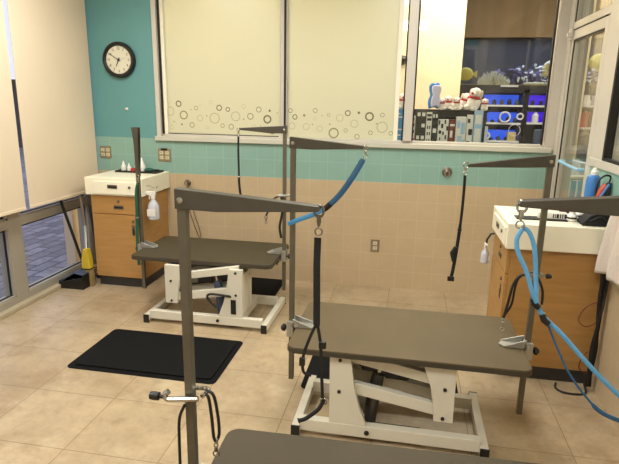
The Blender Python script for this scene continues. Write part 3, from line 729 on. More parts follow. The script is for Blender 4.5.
# ================================================================== anti-fatigue mats
def floor_mat(x0, x1, y0, y1, label):
    w, d = (x1 - x0) / 2, (y1 - y0) / 2
    m = MB(); m.prism(rrect(-w, w, -d, d, 0.035), 'z', 0.0, 0.006)
    m.prism(rrect(-w + 0.035, w - 0.035, -d + 0.035, d - 0.035, 0.03), 'z', 0.006, 0.016)
    o = m.build('floor_mat', 'mat_rubber', None, ((x0 + x1) / 2, (y0 + y1) / 2, 0.0005), bevel=0.004)
    tag(o, label, 'mat', 'black anti-fatigue mats'); return o
floor_mat(-1.995, -1.03, 2.63, 3.21, 'black floor mat lying in the open on the tiles')
floor_mat(-1.96, -1.04, 3.98, 4.53, 'black floor mat under the far grooming table by the back wall')
floor_mat(-0.535, 0.365, 2.70, 3.25, 'black floor mat partly under the middle grooming table')

# ================================================================== grooming tables
def rail_box(m, x0, x1, y0, y1, z0, z1): m.box(x0, x1, y0, y1, z0, z1)
def grooming_table(loc, W, sx, yb, label, top='rubber_top'):
    t = empty('grooming_table', loc, 0, label, 'table', 'electric lift grooming tables')
    h = W / 2; D = 0.305
    m = MB(); m.mi = 0; m.prism(rrect(-h, h, -D, D, 0.045), 'z', 0.462, 0.485)
    m.build('tabletop', top, t, bevel=0.004)
    MB().prism(rrect(-h - 0.002, h + 0.002, -D - 0.002, D + 0.002, 0.046), 'z', 0.455, 0.4775).build('edge_trim', 'rubber_edge', t)
    X = lambda a: a * sx
    def bx(m, x0, x1, *r): m.box(min(X(x0), X(x1)), max(X(x0), X(x1)), *r)
    y0, y1 = yb; fy = y0 + 0.045
    for x0, x1 in ((-0.53, -0.49), (0.37, 0.41)):
        r = MB(); bx(r, x0, x1, y0 + 0.004, y1 - 0.004, 0.012, 0.062); ro = r.build('runner', 'white_metal', t, bevel=0.003)
        for ya, yb_ in ((y0 - 0.002, y0 + 0.006), (y1 - 0.006, y1 + 0.002)):
            c = MB(); bx(c, x0 - 0.001, x1 + 0.001, ya, yb_, 0.0, 0.063); c.build('end_cap', 'black_plastic', ro)
    r = MB(); bx(r, -0.49, 0.37, fy - 0.025, fy + 0.02, 0.03, 0.092); ra = r.build('rail', 'white_metal', t, bevel=0.003)
    MB().lathe([(0.012, 0), (0.012, -0.006), (0.006, -0.008)], (X(-0.16), fy - 0.025, 0.06), 12, 'y').build('bolt', 'dark_slot', ra)
    by = y1 - 0.11
    r = MB(); bx(r, -0.49, 0.37, by - 0.02, by + 0.025, 0.03, 0.092); r.build('rail', 'white_metal', t, bevel=0.003)
    for xa in (-0.33, -0.22):
        r = MB(); bx(r, xa, xa + 0.04, fy + 0.02, by - 0.02, 0.03, 0.092); r.build('cross_bar', 'white_metal', t, bevel=0.002)
    r = MB(); bx(r, -0.16, 0.10, fy + 0.05, fy + 0.12, 0.012, 0.03); r.build('base_strap', 'kick', t)
    # fixed plates stand on the rails, hanging plates are fixed under the top
    fixed = [(-0.345, 0.092), (-0.35, 0.455), (-0.25, 0.455), (-0.238, 0.36), (-0.228, 0.29), (-0.205, 0.20), (-0.178, 0.13), (-0.165, 0.092)]
    hang = [(0.085, 0.455), (0.235, 0.455), (0.238, 0.165), (0.15, 0.165), (0.142, 0.25), (0.125, 0.34), (0.10, 0.41)]
    yf, yk = fy - 0.008, fy + 0.20; ym = fy + 0.10
    for py in (yf, yk):
        p = MB().prism([(X(a), b) for a, b in fixed], 'y', py - 0.015, py + 0.015).build('fixed_plate', 'white_metal', t, bevel=0.002)
        for bz in (0.43, 0.265): MB().lathe([(0.009, 0), (0.009, -0.005), (0.005, -0.007)], (X(-0.30), py - 0.015, bz), 10, 'y').build('bolt', 'dark_slot', p)
        q = MB().prism([(X(a), b) for a, b in hang], 'y', py - 0.015, py + 0.015).build('hanging_plate', 'white_metal', t, bevel=0.002)
        for bz, bx_ in ((0.335, 0.19), (0.185, 0.19)): MB().lathe([(0.009, 0), (0.009, -0.005), (0.005, -0.007)], (X(bx_), py - 0.015, bz), 10, 'y').build('bolt', 'dark_slot', q)
        yy = py + (0.034 if py == yf else -0.034)
        for (za, zb), dz in (((0.437, 0.362), 0.027), ((0.275, 0.212), 0.03)):
            a = MB().prism([(X(-0.31), za + dz + .01), (X(0.20), zb + dz - .012), (X(0.20), zb - dz - .012), (X(-0.31), za - dz + .01)], 'y', yy - 0.018, yy + 0.018)
            a.build('lift_arm', 'white_metal', t, bevel=0.004)
    b = MB(); bx(b, -0.335, -0.295, yf + 0.015, yk - 0.015, 0.10, 0.40); b.build('column_web', 'white_metal', t, bevel=0.002)
    b = MB(); bx(b, 0.205, 0.228, yf + 0.015, yk - 0.015, 0.17, 0.455); b.build('hanging_web', 'kick', t, bevel=0.002)
    b = MB(); bx(b, -0.24, 0.085, ym - 0.02, ym + 0.02, 0.43, 0.456); b.build('cross_beam', 'kick', t)
    # motor and actuator between the arms
    a = MB().tube([(X(-0.16), ym, 0.03), (X(-0.14), ym, 0.20), (X(-0.12), ym, 0.32)], [0.034, 0.034, 0.03], 16)
    mo = a.build('motor', 'motor_blue' if sx < 0 else 'motor_grey', t)
    MB().tube([(X(-0.12), ym, 0.32), (X(-0.10), ym, 0.41)], 0.014, 10).build('piston', 'chrome', mo)
    b = MB(); bx(b, -0.205, -0.125, ym - 0.03, ym + 0.04, 0.335, 0.415); b.build('gear_housing', 'black_plastic', t, bevel=0.012)
    b = MB(); bx(b, -0.09, 0.03, ym - 0.02, ym + 0.04, 0.30, 0.375); b.build('control_box', 'black_plastic', t, bevel=0.01)
    b = MB(); b.prism([(X(-0.06), 0.30), (X(0.19), 0.25), (X(0.19), 0.33), (X(-0.06), 0.385)], 'y', ym + 0.045, ym + 0.055); b.build('backing_plate', 'cast_alu', t, bevel=0.002)
    if sx < 0:
        H = MB().tube(spline([(0.26, fy - 0.02, 0.25), (0.24, fy - 0.035, 0.26), (0.12, fy - 0.035, 0.265), (0.09, fy - 0.035, 0.24), (0.13, fy - 0.035, 0.19), (0.16, fy - 0.035, 0.165)], 4), 0.009, 8)
        H.build('release_handle', 'black_plastic', t)
        MB().box(0.262, 0.30, fy - 0.028, fy - 0.022, 0.12, 0.23).build('slot', 'dark_slot', t, bevel=0.002)
    return t
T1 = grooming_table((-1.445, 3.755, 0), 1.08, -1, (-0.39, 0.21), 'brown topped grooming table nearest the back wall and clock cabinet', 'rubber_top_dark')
T2 = grooming_table((0.043, 2.55, 0), 1.115, 1, (-0.30, 0.215), 'brown topped grooming table in the middle right, before the oak cabinet')
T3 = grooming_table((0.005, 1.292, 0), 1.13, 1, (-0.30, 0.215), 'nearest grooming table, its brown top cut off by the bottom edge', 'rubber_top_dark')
T3.rotation_euler.z = math.radians(1.2)

# ================================================================== grooming arms (post, arm, clamp)
def grooming_arm(x, y, z0, z1, s, L, drop, ztab, label, folded=False, bracket=True, rz=0):
    """post at x,y; s = +1 arm points to +x; clamp casting reaches over the table in the arm's direction"""
    g = empty('grooming_stand', (x, y, z0), rz, label, 'grooming stand', 'steel grooming stands clamped to tables')
    r = 0.0125; Z = z1 - z0; zt = ztab - z0
    MB().box(-r, r, -r, r, 0, Z - (0.0 if not folded else 0.02)).build('post', 'steel_pole', g, bevel=0.0015)
    a = MB()
    if folded:
        a.prism([(-0.022, Z), (0.030, Z), (0.022, Z - 0.20), (0.011, Z - L), (-0.001, Z - L), (-0.010, Z - 0.1)], 'y', -0.022, -0.0135)
        a.prism([(-0.022, Z), (0.030, Z), (0.022, Z - 0.20), (0.011, Z - L), (-0.001, Z - L), (-0.010, Z - 0.1)], 'y', 0.0135, 0.022)
    else:
        poly = [(-s * 0.016, Z + 0.002), (s * L, Z - drop), (s * (L + 0.004), Z - drop - 0.007), (s * L, Z - drop - 0.014), (s * 0.10, Z - 0.052 - drop * 0.12), (-s * 0.016, Z - 0.052)]
        a.prism(poly, 'y', -0.0165, 0.0165)
    ao = a.build('arm', 'arm_metal', g, bevel=0.0015)
    if not folded:
        MB().lathe([(0.006, -0.020), (0.009, -0.019), (0.009, 0.019), (0.006, 0.020)], (s * 0.0, 0, Z - 0.028), 10, 'y').build('pivot_bolt', 'chrome', ao)
    if bracket:
        c = MB()
        c.prism([(s * 0.005, -0.036), (s * 0.115, -0.036), (s * 0.135, -0.01), (s * 0.115, 0.03), (s * 0.005, 0.036)], 'z', zt, zt + 0.009)
        c.prism([(s * 0.012, zt + 0.008), (s * 0.012, zt + 0.045), (s * 0.12, zt + 0.012), (s * 0.12, zt + 0.008)], 'y', 0.024, 0.030)
        c.prism([(s * 0.012, zt + 0.008), (s * 0.012, zt + 0.045), (s * 0.10, zt + 0.012), (s * 0.10, zt + 0.008)], 'y', -0.036, -0.030)
        c.box(min(-s * 0.02, s * 0.02), max(-s * 0.02, s * 0.02), -0.036, -0.0135, zt - 0.055, zt + 0.028); c.box(min(-s * 0.02, s * 0.02), max(-s * 0.02, s * 0.02), 0.0135, 0.036, zt - 0.055, zt + 0.028)
        c.box(min(s * 0.0135, s * 0.02), max(s * 0.0135, s * 0.02), -0.036, 0.036, zt - 0.055, zt + 0.028)
        c.box(min(s * 0.02, s * 0.075), max(s * 0.02, s * 0.075), -0.02, 0.02, zt - 0.055, zt - 0.047)
        co = c.build('clamp', 'cast_alu', g, bevel=0.0015)
        MB().lathe([(0.006, 0), (0.006, 0.016), (0.010, 0.018), (0.017, 0.024), (0.017, 0.034), (0.009, 0.044)], (0, 0, 0), 14, 'z').build('clamp_screw', 'black_plastic', co).location = (s * 0.055, 0, zt - 0.095)
        k = MB()
        k.lathe([(0.005, 0.0125), (0.005, 0.028), (0.012, 0.030), (0.020, 0.036), (0.020, 0.046), (0.010, 0.056)], (0, 0, 0), 16, 'x')
        ko = k.build('knob', 'black_plastic', co); ko.location = (0, 0, zt - 0.02)
        if s > 0: ko.rotation_euler = (0, 0, math.pi)
    return g
ZT = 0.486
grooming_arm(-0.583, 1.30, 0.06, 1.388, 1, 0.370, 0.026, ZT, 'nearest left grooming arm with tapered steel arm pointing right')
grooming_arm(0.617, 1.33, 0.10, 1.425, -1, 0.345, 0.030, ZT, 'nearest right grooming arm, its tapered arm entering from the right edge')
grooming_arm(-0.543, 2.50, 0.177, 1.450, 1, 0.335, 0.030, ZT, 'grooming arm at the left end of the middle table')
grooming_arm(0.621, 2.50, 0.122, 1.405, -1, 0.350, 0.052, ZT, 'grooming arm at the right end of the middle table')
grooming_arm(-0.883, 3.77, 0.192, 1.440, -1, 0.335, 0.022, ZT, 'grooming arm at the right end of the far table')
grooming_arm(-2.012, 3.70, 0.137, 1.405, 1, 0.37, 0.0, ZT, 'grooming arm at the left end of the far table, arm folded down', folded=True)

# ================================================================== loops, leashes and snaps
def snap_hook(p, parent, ring=0.012, m='chrome', down=0.05):
    """swivel snap hanging from p; returns the point of its lower eye"""
    x, y, z = p
    a = MB().torus((x, y, z - ring * 0.4), ring, ring * 0.22, 'y', 16, 6, 0.75)
    a.lathe([(0.003, z - ring - 0.001 - down * 0.55), (0.0065, z - ring - down * 0.3), (0.005, z - ring)], (x, y, 0), 8)
    a.build('snap_hook', m, parent)
    b = MB().torus((x, y, z - ring - down * 0.8), 0.0095, 0.0022, 'y', 14, 6)
    b.build('eye_ring', m, parent)
    return Vector((x, y, z - ring - down * 0.8 - 0.010))
def shift(pts, o): return [Vector(p) - Vector(o) for p in pts]

# C: black loop on the nearest left arm
o = (-0.218, 1.31, 0.73)
l = empty('grooming_loop', o, 0, 'black webbing grooming loop hanging from the nearest left arm over the middle table', 'leash', 'hanging grooming loops')
R = lambda pts: shift(pts, o)
snap_hook(Vector((-0.214, 1.30, 1.354)) - Vector(o), l, 0.016, 'pull_metal', 0.055)
MB().tube(R([(-0.2175, 1.31, 1.275), (-0.2185, 1.31, 1.20), (-0.2165, 1.31, 1.10), (-0.2155, 1.31, 1.03)]), 0.010, 8, flat=0.003).build('webbing', 'black_web', l)
s1 = MB().tube(R(spline([(-0.216, 1.312, 1.035), (-0.236, 1.312, 0.985), (-0.252, 1.312, 0.929), (-0.250, 1.312, 0.886), (-0.228, 1.312, 0.877)], 5)), 0.0045, 8, flat=0.0018)
s1.build('webbing', 'black_web', l)
MB().tube(R(spline([(-0.213, 1.308, 1.035), (-0.203, 1.308, 0.973), (-0.198, 1.308, 0.883), (-0.194, 1.308, 0.813)], 5)), 0.0048, 8, flat=0.0018).build('webbing', 'black_web', l)
MB().box(-0.208 - o[0], -0.188 - o[0], -0.008, 0.004, 0.965 - o[2], 0.985 - o[2]).build('slider', 'black_plastic', l, bevel=0.002)
MB().box(-0.262 - o[0], -0.246 - o[0], -0.004, 0.006, 0.905 - o[2], 0.93 - o[2]).build('slider', 'black_plastic', l, bevel=0.002)
MB().torus((-0.191 - o[0], 0, 0.803 - o[2]), 0.009, 0.0022, 'y').build('eye_ring', 'chrome', l)
MB().tube(R(spline([(-0.190, 1.31, 0.808), (-0.206, 1.31, 0.775), (-0.24, 1.31, 0.742), (-0.262, 1.31, 0.731)], 5)), [0.006] * 15 + [0.009], 8, flat=0.005).build('strap_end', 'black_web', l)

# D: dark blue leash on the middle table's left arm
o = (-0.40, 2.5, 1.02)
l = empty('blue_leash', o, 0, 'blue webbing leash curving left from the middle arm tip to its post', 'leash', 'blue leashes')
R = lambda pts: shift(pts, o)
q = snap_hook(Vector((-0.196, 2.5, 1.412)) - Vector(o), l, 0.013, 'chrome', 0.035)
P_ = spline([(-0.205, 2.49, 1.358), (-0.228, 2.48, 1.315), (-0.262, 2.47, 1.255), (-0.309, 2.47, 1.186), (-0.362, 2.47, 1.129)], 5)
MB().tube(R(P_), [0.010] + [0.015] * (len(P_) - 1), 8, flat=0.006).build('webbing', 'blue_web', l)
P_ = spline([(-0.362, 2.47, 1.129), (-0.40, 2.468, 1.103), (-0.432, 2.466, 1.085), (-0.51, 2.465, 1.053), (-0.558, 2.466, 1.030)], 5)
MB().tube(R(P_), 0.012, 8, flat=0.005).build('webbing', 'mid_blue_web', l)
MB().tube(R([(-0.352, 2.462, 1.142), (-0.366, 2.462, 1.126), (-0.385, 2.462, 1.112)]), 0.015, 8, flat=0.008).build('slider', 'black_plastic', l)

# A: black loop on the far table's right arm
def slim_loop(pts, label, wire, m='black_web', w=0.007, mid=True, end=None):
    o = pts[-1]
    l = empty('grooming_loop', o, 0, label, 'leash', 'hanging grooming loops')
    q = snap_hook(Vector(pts[0]) - Vector(o), l, 0.014, 'chrome', 0.035)
    P2 = [q + Vector(o)] + [Vector(p) for p in pts[1:]]
    sp = spline(P2, 5)
    MB().tube(shift(sp, o), [w * 0.8 if i < len(sp) * .5 else w for i in range(len(sp))], 8, flat=0.004).build('webbing', m, l)
    if mid:
        c = sp[len(sp) // 2] - Vector(o)
        MB().box(c.x - w * 1.1, c.x + w * 1.1, c.y - 0.006, c.y + 0.006, c.z - 0.007, c.z + 0.007).build('slider', 'chrome' if wire else 'black_plastic', l, bevel=0.002)
    if end:
        MB().box(-end, end, -0.006, 0.006, -0.012, 0.012).build('toggle', 'black_plastic', l, bevel=0.003)
    return l
slim_loop([(-1.232, 3.77, 1.412), (-1.235, 3.77, 1.25), (-1.233, 3.77, 1.12), (-1.232, 3.77, 1.02), (-1.226, 3.77, 0.95), (-1.219, 3.77, 0.906)], 'thin black grooming loop hanging before the teal wall tiles from the far arm', True, w=0.010)
slim_loop([(0.262, 2.5, 1.352), (0.263, 2.5, 1.22), (0.262, 2.5, 1.12), (0.256, 2.5, 0.99), (0.246, 2.5, 0.86), (0.238, 2.5, 0.80)], 'black grooming loop with bundled end hanging right of centre near the oak cabinet', False, w=0.0085, end=0.016)
bb = MB().tube([(0.250, 2.49, 0.96), (0.238, 2.49, 0.93), (0.244, 2.49, 0.89)], [0.012, 0.017, 0.010], 8, flat=0.01)
slim = bb.build('strap_bundle', 'black_web', [x for x in bpy.data.objects if x.get('label', '').startswith('black grooming loop with bundled')][0])
slim.location = Vector((0, 0, 0)) - Vector((0.238, 2.5, 0.80))
slim_loop([(-2.000, 3.672, 1.045), (-2.018, 3.67, 0.93), (-2.024, 3.67, 0.80), (-2.028, 3.67, 0.66), (-2.036, 3.67, 0.45), (-2.032, 3.67, 0.34)], 'dark green webbing loop hanging along the folded far left arm', True, m='green_web', w=0.014, mid=True)

# G: light blue leash on the nearest right arm
o = (0.33, 1.33, 1.12)
l = empty('blue_leash', o, 0, 'light blue leash hanging from the nearest right arm and trailing to the right edge', 'leash', 'blue leashes')
R = lambda pts: shift(pts, o)
snap_hook(Vector((0.279, 1.33, 1.386)) - Vector(o), l, 0.015, 'chrome', 0.045)
MB().tube(R(spline([(0.283, 1.322, 1.325), (0.274, 1.322, 1.299), (0.281, 1.322, 1.265), (0.304, 1.322, 1.221), (0.323, 1.322, 1.17), (0.338, 1.324, 1.139)], 6)), 0.0058, 8, flat=0.0035).build('webbing', 'light_blue_web', l)
MB().tube(R(spline([(0.284, 1.338, 1.327), (0.304, 1.338, 1.315), (0.321, 1.338, 1.274), (0.333, 1.338, 1.197), (0.340, 1.334, 1.139)], 6)), 0.0058, 8, flat=0.0035).build('webbing', 'light_blue_web', l)
MB().tube(R(spline([(0.338, 1.33, 1.139), (0.361, 1.33, 1.101), (0.405, 1.33, 1.062), (0.458, 1.33, 1.007), (0.513, 1.33, 0.952), (0.60, 1.33, 0.875), (0.70, 1.33, 0.80)], 6)), 0.0062, 8, flat=0.003).build('webbing', 'light_blue_web', l)
MB().tube(R(spline([(0.368, 1.336, 1.093), (0.398, 1.336, 1.031), (0.442, 1.336, 0.949), (0.499, 1.336, 0.879), (0.538, 1.336, 0.846), (0.60, 1.336, 0.825), (0.70, 1.336, 0.80)], 6)), [0.003] * 20 + [0.006] * 17, 8, flat=0.0022).build('webbing', 'blue_web', l)
for p, q in (((0.330, 1.33, 1.150), (0.346, 1.33, 1.125)), ((0.356, 1.33, 1.108), (0.374, 1.33, 1.084))):
    MB().tube(R([p, ((p[0] + q[0]) / 2 - 0.003, 1.33, (p[2] + q[2]) / 2 - 0.003), q]), 0.0085, 10, flat=0.008).build('slider', 'black_plastic', l)

# H: clamp with double loop on the nearest left post
def tether_clamp(o, parts, label):
    c = empty('tether_clamp', o, 0, label, 'clamp', 'chrome tether clamps on posts')
    for nm, pts, r, m_, fl in parts:
        MB().tube(shift(spline(pts, 5), o), r, 8, flat=fl).build(nm, m_, c)
    return c
o = (-0.577, 1.30, 0.78)
c = tether_clamp(o, [
    ('jaw', [(-0.548, 1.272, 0.786), (-0.60, 1.270, 0.780), (-0.640, 1.270, 0.775), (-0.652, 1.275, 0.785), (-0.640, 1.278, 0.796)], 0.0085, 'chrome', None),
    ('jaw', [(-0.60, 1.325, 0.790), (-0.575, 1.325, 0.788), (-0.548, 1.325, 0.790), (-0.532, 1.31, 0.796), (-0.54, 1.28, 0.790)], 0.007, 'chrome', None),
    ('cord', [(-0.588, 1.268, 0.765), (-0.606, 1.268, 0.718), (-0.610, 1.268, 0.64), (-0.610, 1.268, 0.50), (-0.60, 1.268, 0.40)], 0.0045, 'black_cord', None),
    ('cord', [(-0.538, 1.29, 0.797), (-0.524, 1.29, 0.783), (-0.516, 1.29, 0.72), (-0.512, 1.29, 0.66), (-0.507, 1.29, 0.642)], 0.0048, 'black_cord', None),
    ('cord', [(-0.536, 1.30, 0.802), (-0.512, 1.30, 0.785), (-0.500, 1.30, 0.716), (-0.498, 1.30, 0.665), (-0.503, 1.30, 0.642)], 0.0048, 'black_cord', None),
    ('ferrule', [(-0.505, 1.295, 0.648), (-0.506, 1.295, 0.632)], 0.0058, 'cast_alu', None)], 'chrome clamp with black cord loop on the nearest left post')
snap_hook(Vector((-0.507, 1.295, 0.628)) - Vector(o), c, 0.008, 'pull_metal', 0.030)
MB().lathe([(0.006, 0.0), (0.006, -0.012), (0.012, -0.014), (0.013, -0.026), (0.012, -0.04), (0.006, -0.044)], (-0.654 - o[0], -0.028, 0.0), 14, 'x').build('knob', 'black_plastic', c)

# F: clamp with cords on the middle table's right post
o = (0.617, 2.50, 0.853)
c = tether_clamp(o, [
    ('jaw', [(0.570, 2.48, 0.853), (0.60, 2.478, 0.853), (0.655, 2.478, 0.853)], 0.006, 'chrome', None),
    ('jaw', [(0.59, 2.52, 0.853), (0.615, 2.522, 0.853), (0.64, 2.52, 0.853), (0.648, 2.50, 0.853), (0.646, 2.48, 0.853)], 0.005, 'chrome', None),
    ('cord', [(0.572, 2.48, 0.852), (0.545, 2.48, 0.845), (0.521, 2.48, 0.800), (0.508, 2.48, 0.715), (0.494, 2.48, 0.63)], 0.0062, 'black_cord', None),
    ('cord', [(0.56, 2.49, 0.850), (0.540, 2.49, 0.822), (0.531, 2.49, 0.767), (0.525, 2.49, 0.696), (0.494, 2.49, 0.63)], 0.0055, 'black_cord', None),
    ('cord', [(0.63, 2.49, 0.835), (0.645, 2.49, 0.806), (0.657, 2.49, 0.767), (0.660, 2.49, 0.71)], 0.006, 'black_cord', None)], 'small chrome clamp with black cords on the post before the right cabinet')
snap_hook(Vector((0.494, 2.485, 0.618)) - Vector(o), c, 0.011, 'cast_alu', 0.045)
MB().lathe([(0.006, 0.0), (0.012, 0.004), (0.012, 0.018), (0.008, 0.028)], (0.655 - o[0], -0.022, 0), 12, 'x').build('knob', 'black_plastic', c)

# I: clamp with cord on the far table's right post
o = (-0.895, 3.77, 0.935)
c = tether_clamp(o, [
    ('jaw', [(-0.93, 3.745, 0.935), (-0.88, 3.742, 0.937), (-0.815, 3.745, 0.943)], 0.009, 'cast_alu', None),
    ('jaw', [(-0.925, 3.79, 0.935), (-0.895, 3.795, 0.935), (-0.868, 3.79, 0.936), (-0.862, 3.77, 0.938), (-0.862, 3.745, 0.938)], 0.006, 'cast_alu', None),
    ('cord', [(-0.925, 3.745, 0.930), (-0.968, 3.745, 0.90), (-0.976, 3.745, 0.85), (-1.00, 3.745, 0.815), (-1.017, 3.745, 0.78)], 0.007, 'black_cord', None),
    ('cord', [(-0.90, 3.742, 0.925), (-0.892, 3.742, 0.85), (-0.897, 3.742, 0.785), (-0.912, 3.742, 0.70), (-0.90, 3.742, 0.615)], 0.009, 'black_cord', None)], 'pale clamp with black cord high on the far right post')
snap_hook(Vector((-1.018, 3.745, 0.772)) - Vector(o), c, 0.014, 'pull_metal', 0.04)

# ================================================================== fittings on the walls
def outlet(x, z, w, h, label, cols, usb=False):
    p = empty('wall_outlet', (x, YB, z), 0, label, 'outlet', 'steel electrical outlets')
    MB().box(-w / 2, w / 2, -0.006, 0.0, -h / 2, h / 2).build('cover_plate', 'steel_plate', p, bevel=0.002)
    for cx in cols:
        for cz in (-0.022, 0.022):
            s_ = MB().box(cx - 0.018, cx + 0.018, -0.0095, -0.0055, cz - 0.015, cz + 0.015).build('socket', 'ivory', p, bevel=0.004)
            q = MB(); q.box(cx - 0.008, cx - 0.005, -0.0102, -0.0094, cz - 0.002, cz + 0.008); q.box(cx + 0.005, cx + 0.008, -0.0102, -0.0094, cz - 0.002, cz + 0.008); q.box(cx - 0.002, cx + 0.002, -0.0102, -0.0094, cz - 0.010, cz - 0.006)
            q.build('slots', 'dark_slot', s_)
    if usb: MB().box(-0.03, 0.03, -0.012, -0.005, h / 2 - 0.016, h / 2 + 0.004).build('tab', 'black_plastic', p)
    return p
outlet(-2.785, 1.12, 0.112, 0.112, 'double steel outlet on the teal tiles beside the blinds', (-0.026, 0.026))
outlet(-2.196, 1.112, 0.128, 0.118, 'double steel outlet with black tab under the window left end', (-0.028, 0.028), True)
outlet(-0.24, 0.384, 0.076, 0.115, 'single steel outlet low on the tan tile wall', (0,))
t = empty('tether_ring', (0.329, YB, 1.06), 0, 'round steel wall ring mount on the right part of the teal tiles', 'wall mount')
MB().lathe([(0.042, 0), (0.042, -0.006), (0.022, -0.012), (0.018, -0.03), (0.010, -0.034)], (0, 0, 0), 20, 'y').build('flange', 'pull_metal', t)
MB().torus((0, -0.03, -0.014), 0.02, 0.004, 'y').build('ring', 'cast_alu', t)
t = empty('tether_ring', (-1.97, YB, 0.868), 0, 'steel wall ring with thin cord hanging on the tan tiles beside the clock cabinet', 'wall mount')
MB().lathe([(0.022, 0), (0.022, -0.006), (0.010, -0.012), (0.008, -0.03)], (0, 0, 0), 16, 'y').build('flange', 'pull_metal', t)
MB().torus((0, -0.03, 0.0), 0.026, 0.005, 'y').build('ring', 'pull_metal', t)
MB().tube(spline([(0.0, -0.03, -0.025), (-0.005, -0.03, -0.20), (0.03, -0.03, -0.33), (0.075, -0.03, -0.46), (0.12, -0.03, -0.56)], 5), 0.004, 6).build('cord', 'pull_metal', t)
MB().tube(spline([(0.002, -0.035, -0.025), (0.03, -0.035, -0.15), (0.06, -0.035, -0.30), (0.10, -0.035, -0.42), (0.12, -0.035, -0.56)], 5), 0.0035, 6).build('cord', 'pull_metal', t)
hk = MB().lathe([(0.014, 0), (0.014, -0.004), (0.006, -0.008), (0.007, -0.02), (0.003, -0.022)], (0, 0, 0), 14, 'y').build('wall_hook', 'white_plastic', None, (-2.542, YB, 1.518))  # knob put where the teal wall has a small white spot
tag(hk, 'tiny white knob on the teal wall below the clock', 'hook')

# clock
ck = empty('wall_clock', (-2.575, YB, 1.942), 0, 'round black wall clock with cream face showing about ten to seven', 'clock')
MB().lathe([(0.150, 0.0), (0.154, -0.012), (0.154, -0.034), (0.146, -0.046), (0.132, -0.048), (0.121, -0.038), (0.119, -0.028)], (0, 0, 0), 48, 'y').build('rim', 'black_plastic', ck)
MB().lathe([(0.124, -0.026), (0.124, -0.030)], (0, 0, 0), 48, 'y').build('face', 'clock_face', ck)
for k in range(1, 13):
    a = math.radians(90 - 30 * k)
    nm = text_mesh(str(k), 0.030, 'ink', ck, (0.094 * math.cos(a), -0.0312, 0.094 * math.sin(a)), (math.radians(90), 0, 0), name='numeral')
tk = MB()
for k in range(60):
    a = math.radians(6 * k); r0 = 0.112 if k % 5 else 0.108
    d = Vector((math.cos(a), 0, math.sin(a))); n_ = Vector((-math.sin(a), 0, math.cos(a))) * (0.0008 if k % 5 else 0.0018)
    vs = [tk._v(d * r + n_ * s_ + Vector((0, -0.0306, 0))) for r, s_ in ((r0, -1), (0.118, -1), (0.118, 1), (r0, 1))]; tk._f(vs)
tk.build('minute_marks', 'ink', ck)
def hand(deg, L, w, name, y, back=0.02):
    a = math.radians(90 - deg); d = Vector((math.cos(a), 0, math.sin(a))); n_ = Vector((-d.z, 0, d.x))
    poly = [d * -back + n_ * w, d * -back - n_ * w, d * L - n_ * w * 0.5, d * L + n_ * w * 0.5]
    h = MB(); h.prism([(p.x, p.z) for p in poly], 'y', y, y + 0.0015); h.build(name, 'ink', ck)
hand(205, 0.062, 0.0048, 'hour_hand', -0.035); hand(302, 0.100, 0.0034, 'minute_hand', -0.038); hand(78, 0.085, 0.0008, 'second_hand', -0.040)
MB().lathe([(0.006, -0.031), (0.006, -0.041)], (0, 0, 0), 12, 'y').build('hub', 'ink', ck)

# ================================================================== things on and around the left cabinet
ZC = 0.966
tr = MB(); tr.box(-0.20, 0.20, -0.075, 0.075, 0, 0.006)
for a in ((-0.20, 0.20, -0.075, -0.068), (-0.20, 0.20, 0.068, 0.075), (-0.20, -0.193, -0.068, 0.068), (0.193, 0.20, -0.068, 0.068)): tr.box(*a, 0.006, 0.016)
tag(tr.build('tray', 'black_plastic', None, (-2.385, 4.42, ZC)), 'flat black tray on the clock cabinet', 'tray')
def squeeze_bottle(x, y, s, label, z=ZC + 0.007):
    b = empty('squeeze_bottle', (x, y, z), 0, label, 'bottle', 'white squeeze bottles'); b.scale = (s, s, s)
    MB().lathe([(0.026, 0), (0.03, 0.004), (0.03, 0.045), (0.022, 0.06)], n=18).build('body', 'white_plastic', b)
    MB().lathe([(0.022, 0.06), (0.018, 0.07), (0.006, 0.11), (0.004, 0.115)], n=14).build('nozzle', 'white_plastic', b)
squeeze_bottle(-2.545, 4.43, 0.75, 'left small white nozzle bottle on the clock cabinet tray')
squeeze_bottle(-2.485, 4.42, 0.62, 'shortest white nozzle bottle, second from left on the tray')
squeeze_bottle(-2.37, 4.44, 1.05, 'tallest white nozzle bottle on the tray, behind the folded arm')
squeeze_bottle(-2.425, 4.45, 0.75, 'white nozzle bottle third from left on the tray')
c = MB().lathe([(0.022, 0), (0.026, 0.005), (0.026, 0.03), (0.02, 0.034)], n=16).build('container', 'red_plastic', None, (-2.415, 4.37, ZC + 0.007)); tag(c, 'small red round container on the tray', 'container')
c = empty('grooming_brush', (-2.27, 4.38, ZC + 0.007), 0.3, 'dark green brush lying on the right end of the tray', 'brush')
MB().ell((0, 0, 0.022), (0.045, 0.026, 0.016)).build('head', 'green_web', c); MB().box(-0.035, 0.035, -0.018, 0.018, 0.0, 0.02).build('bristles', 'black_plastic', c); MB().tube([(0.04, 0, 0.02), (0.09, 0, 0.018)], 0.009, 8).build('handle', 'black_plastic', c)
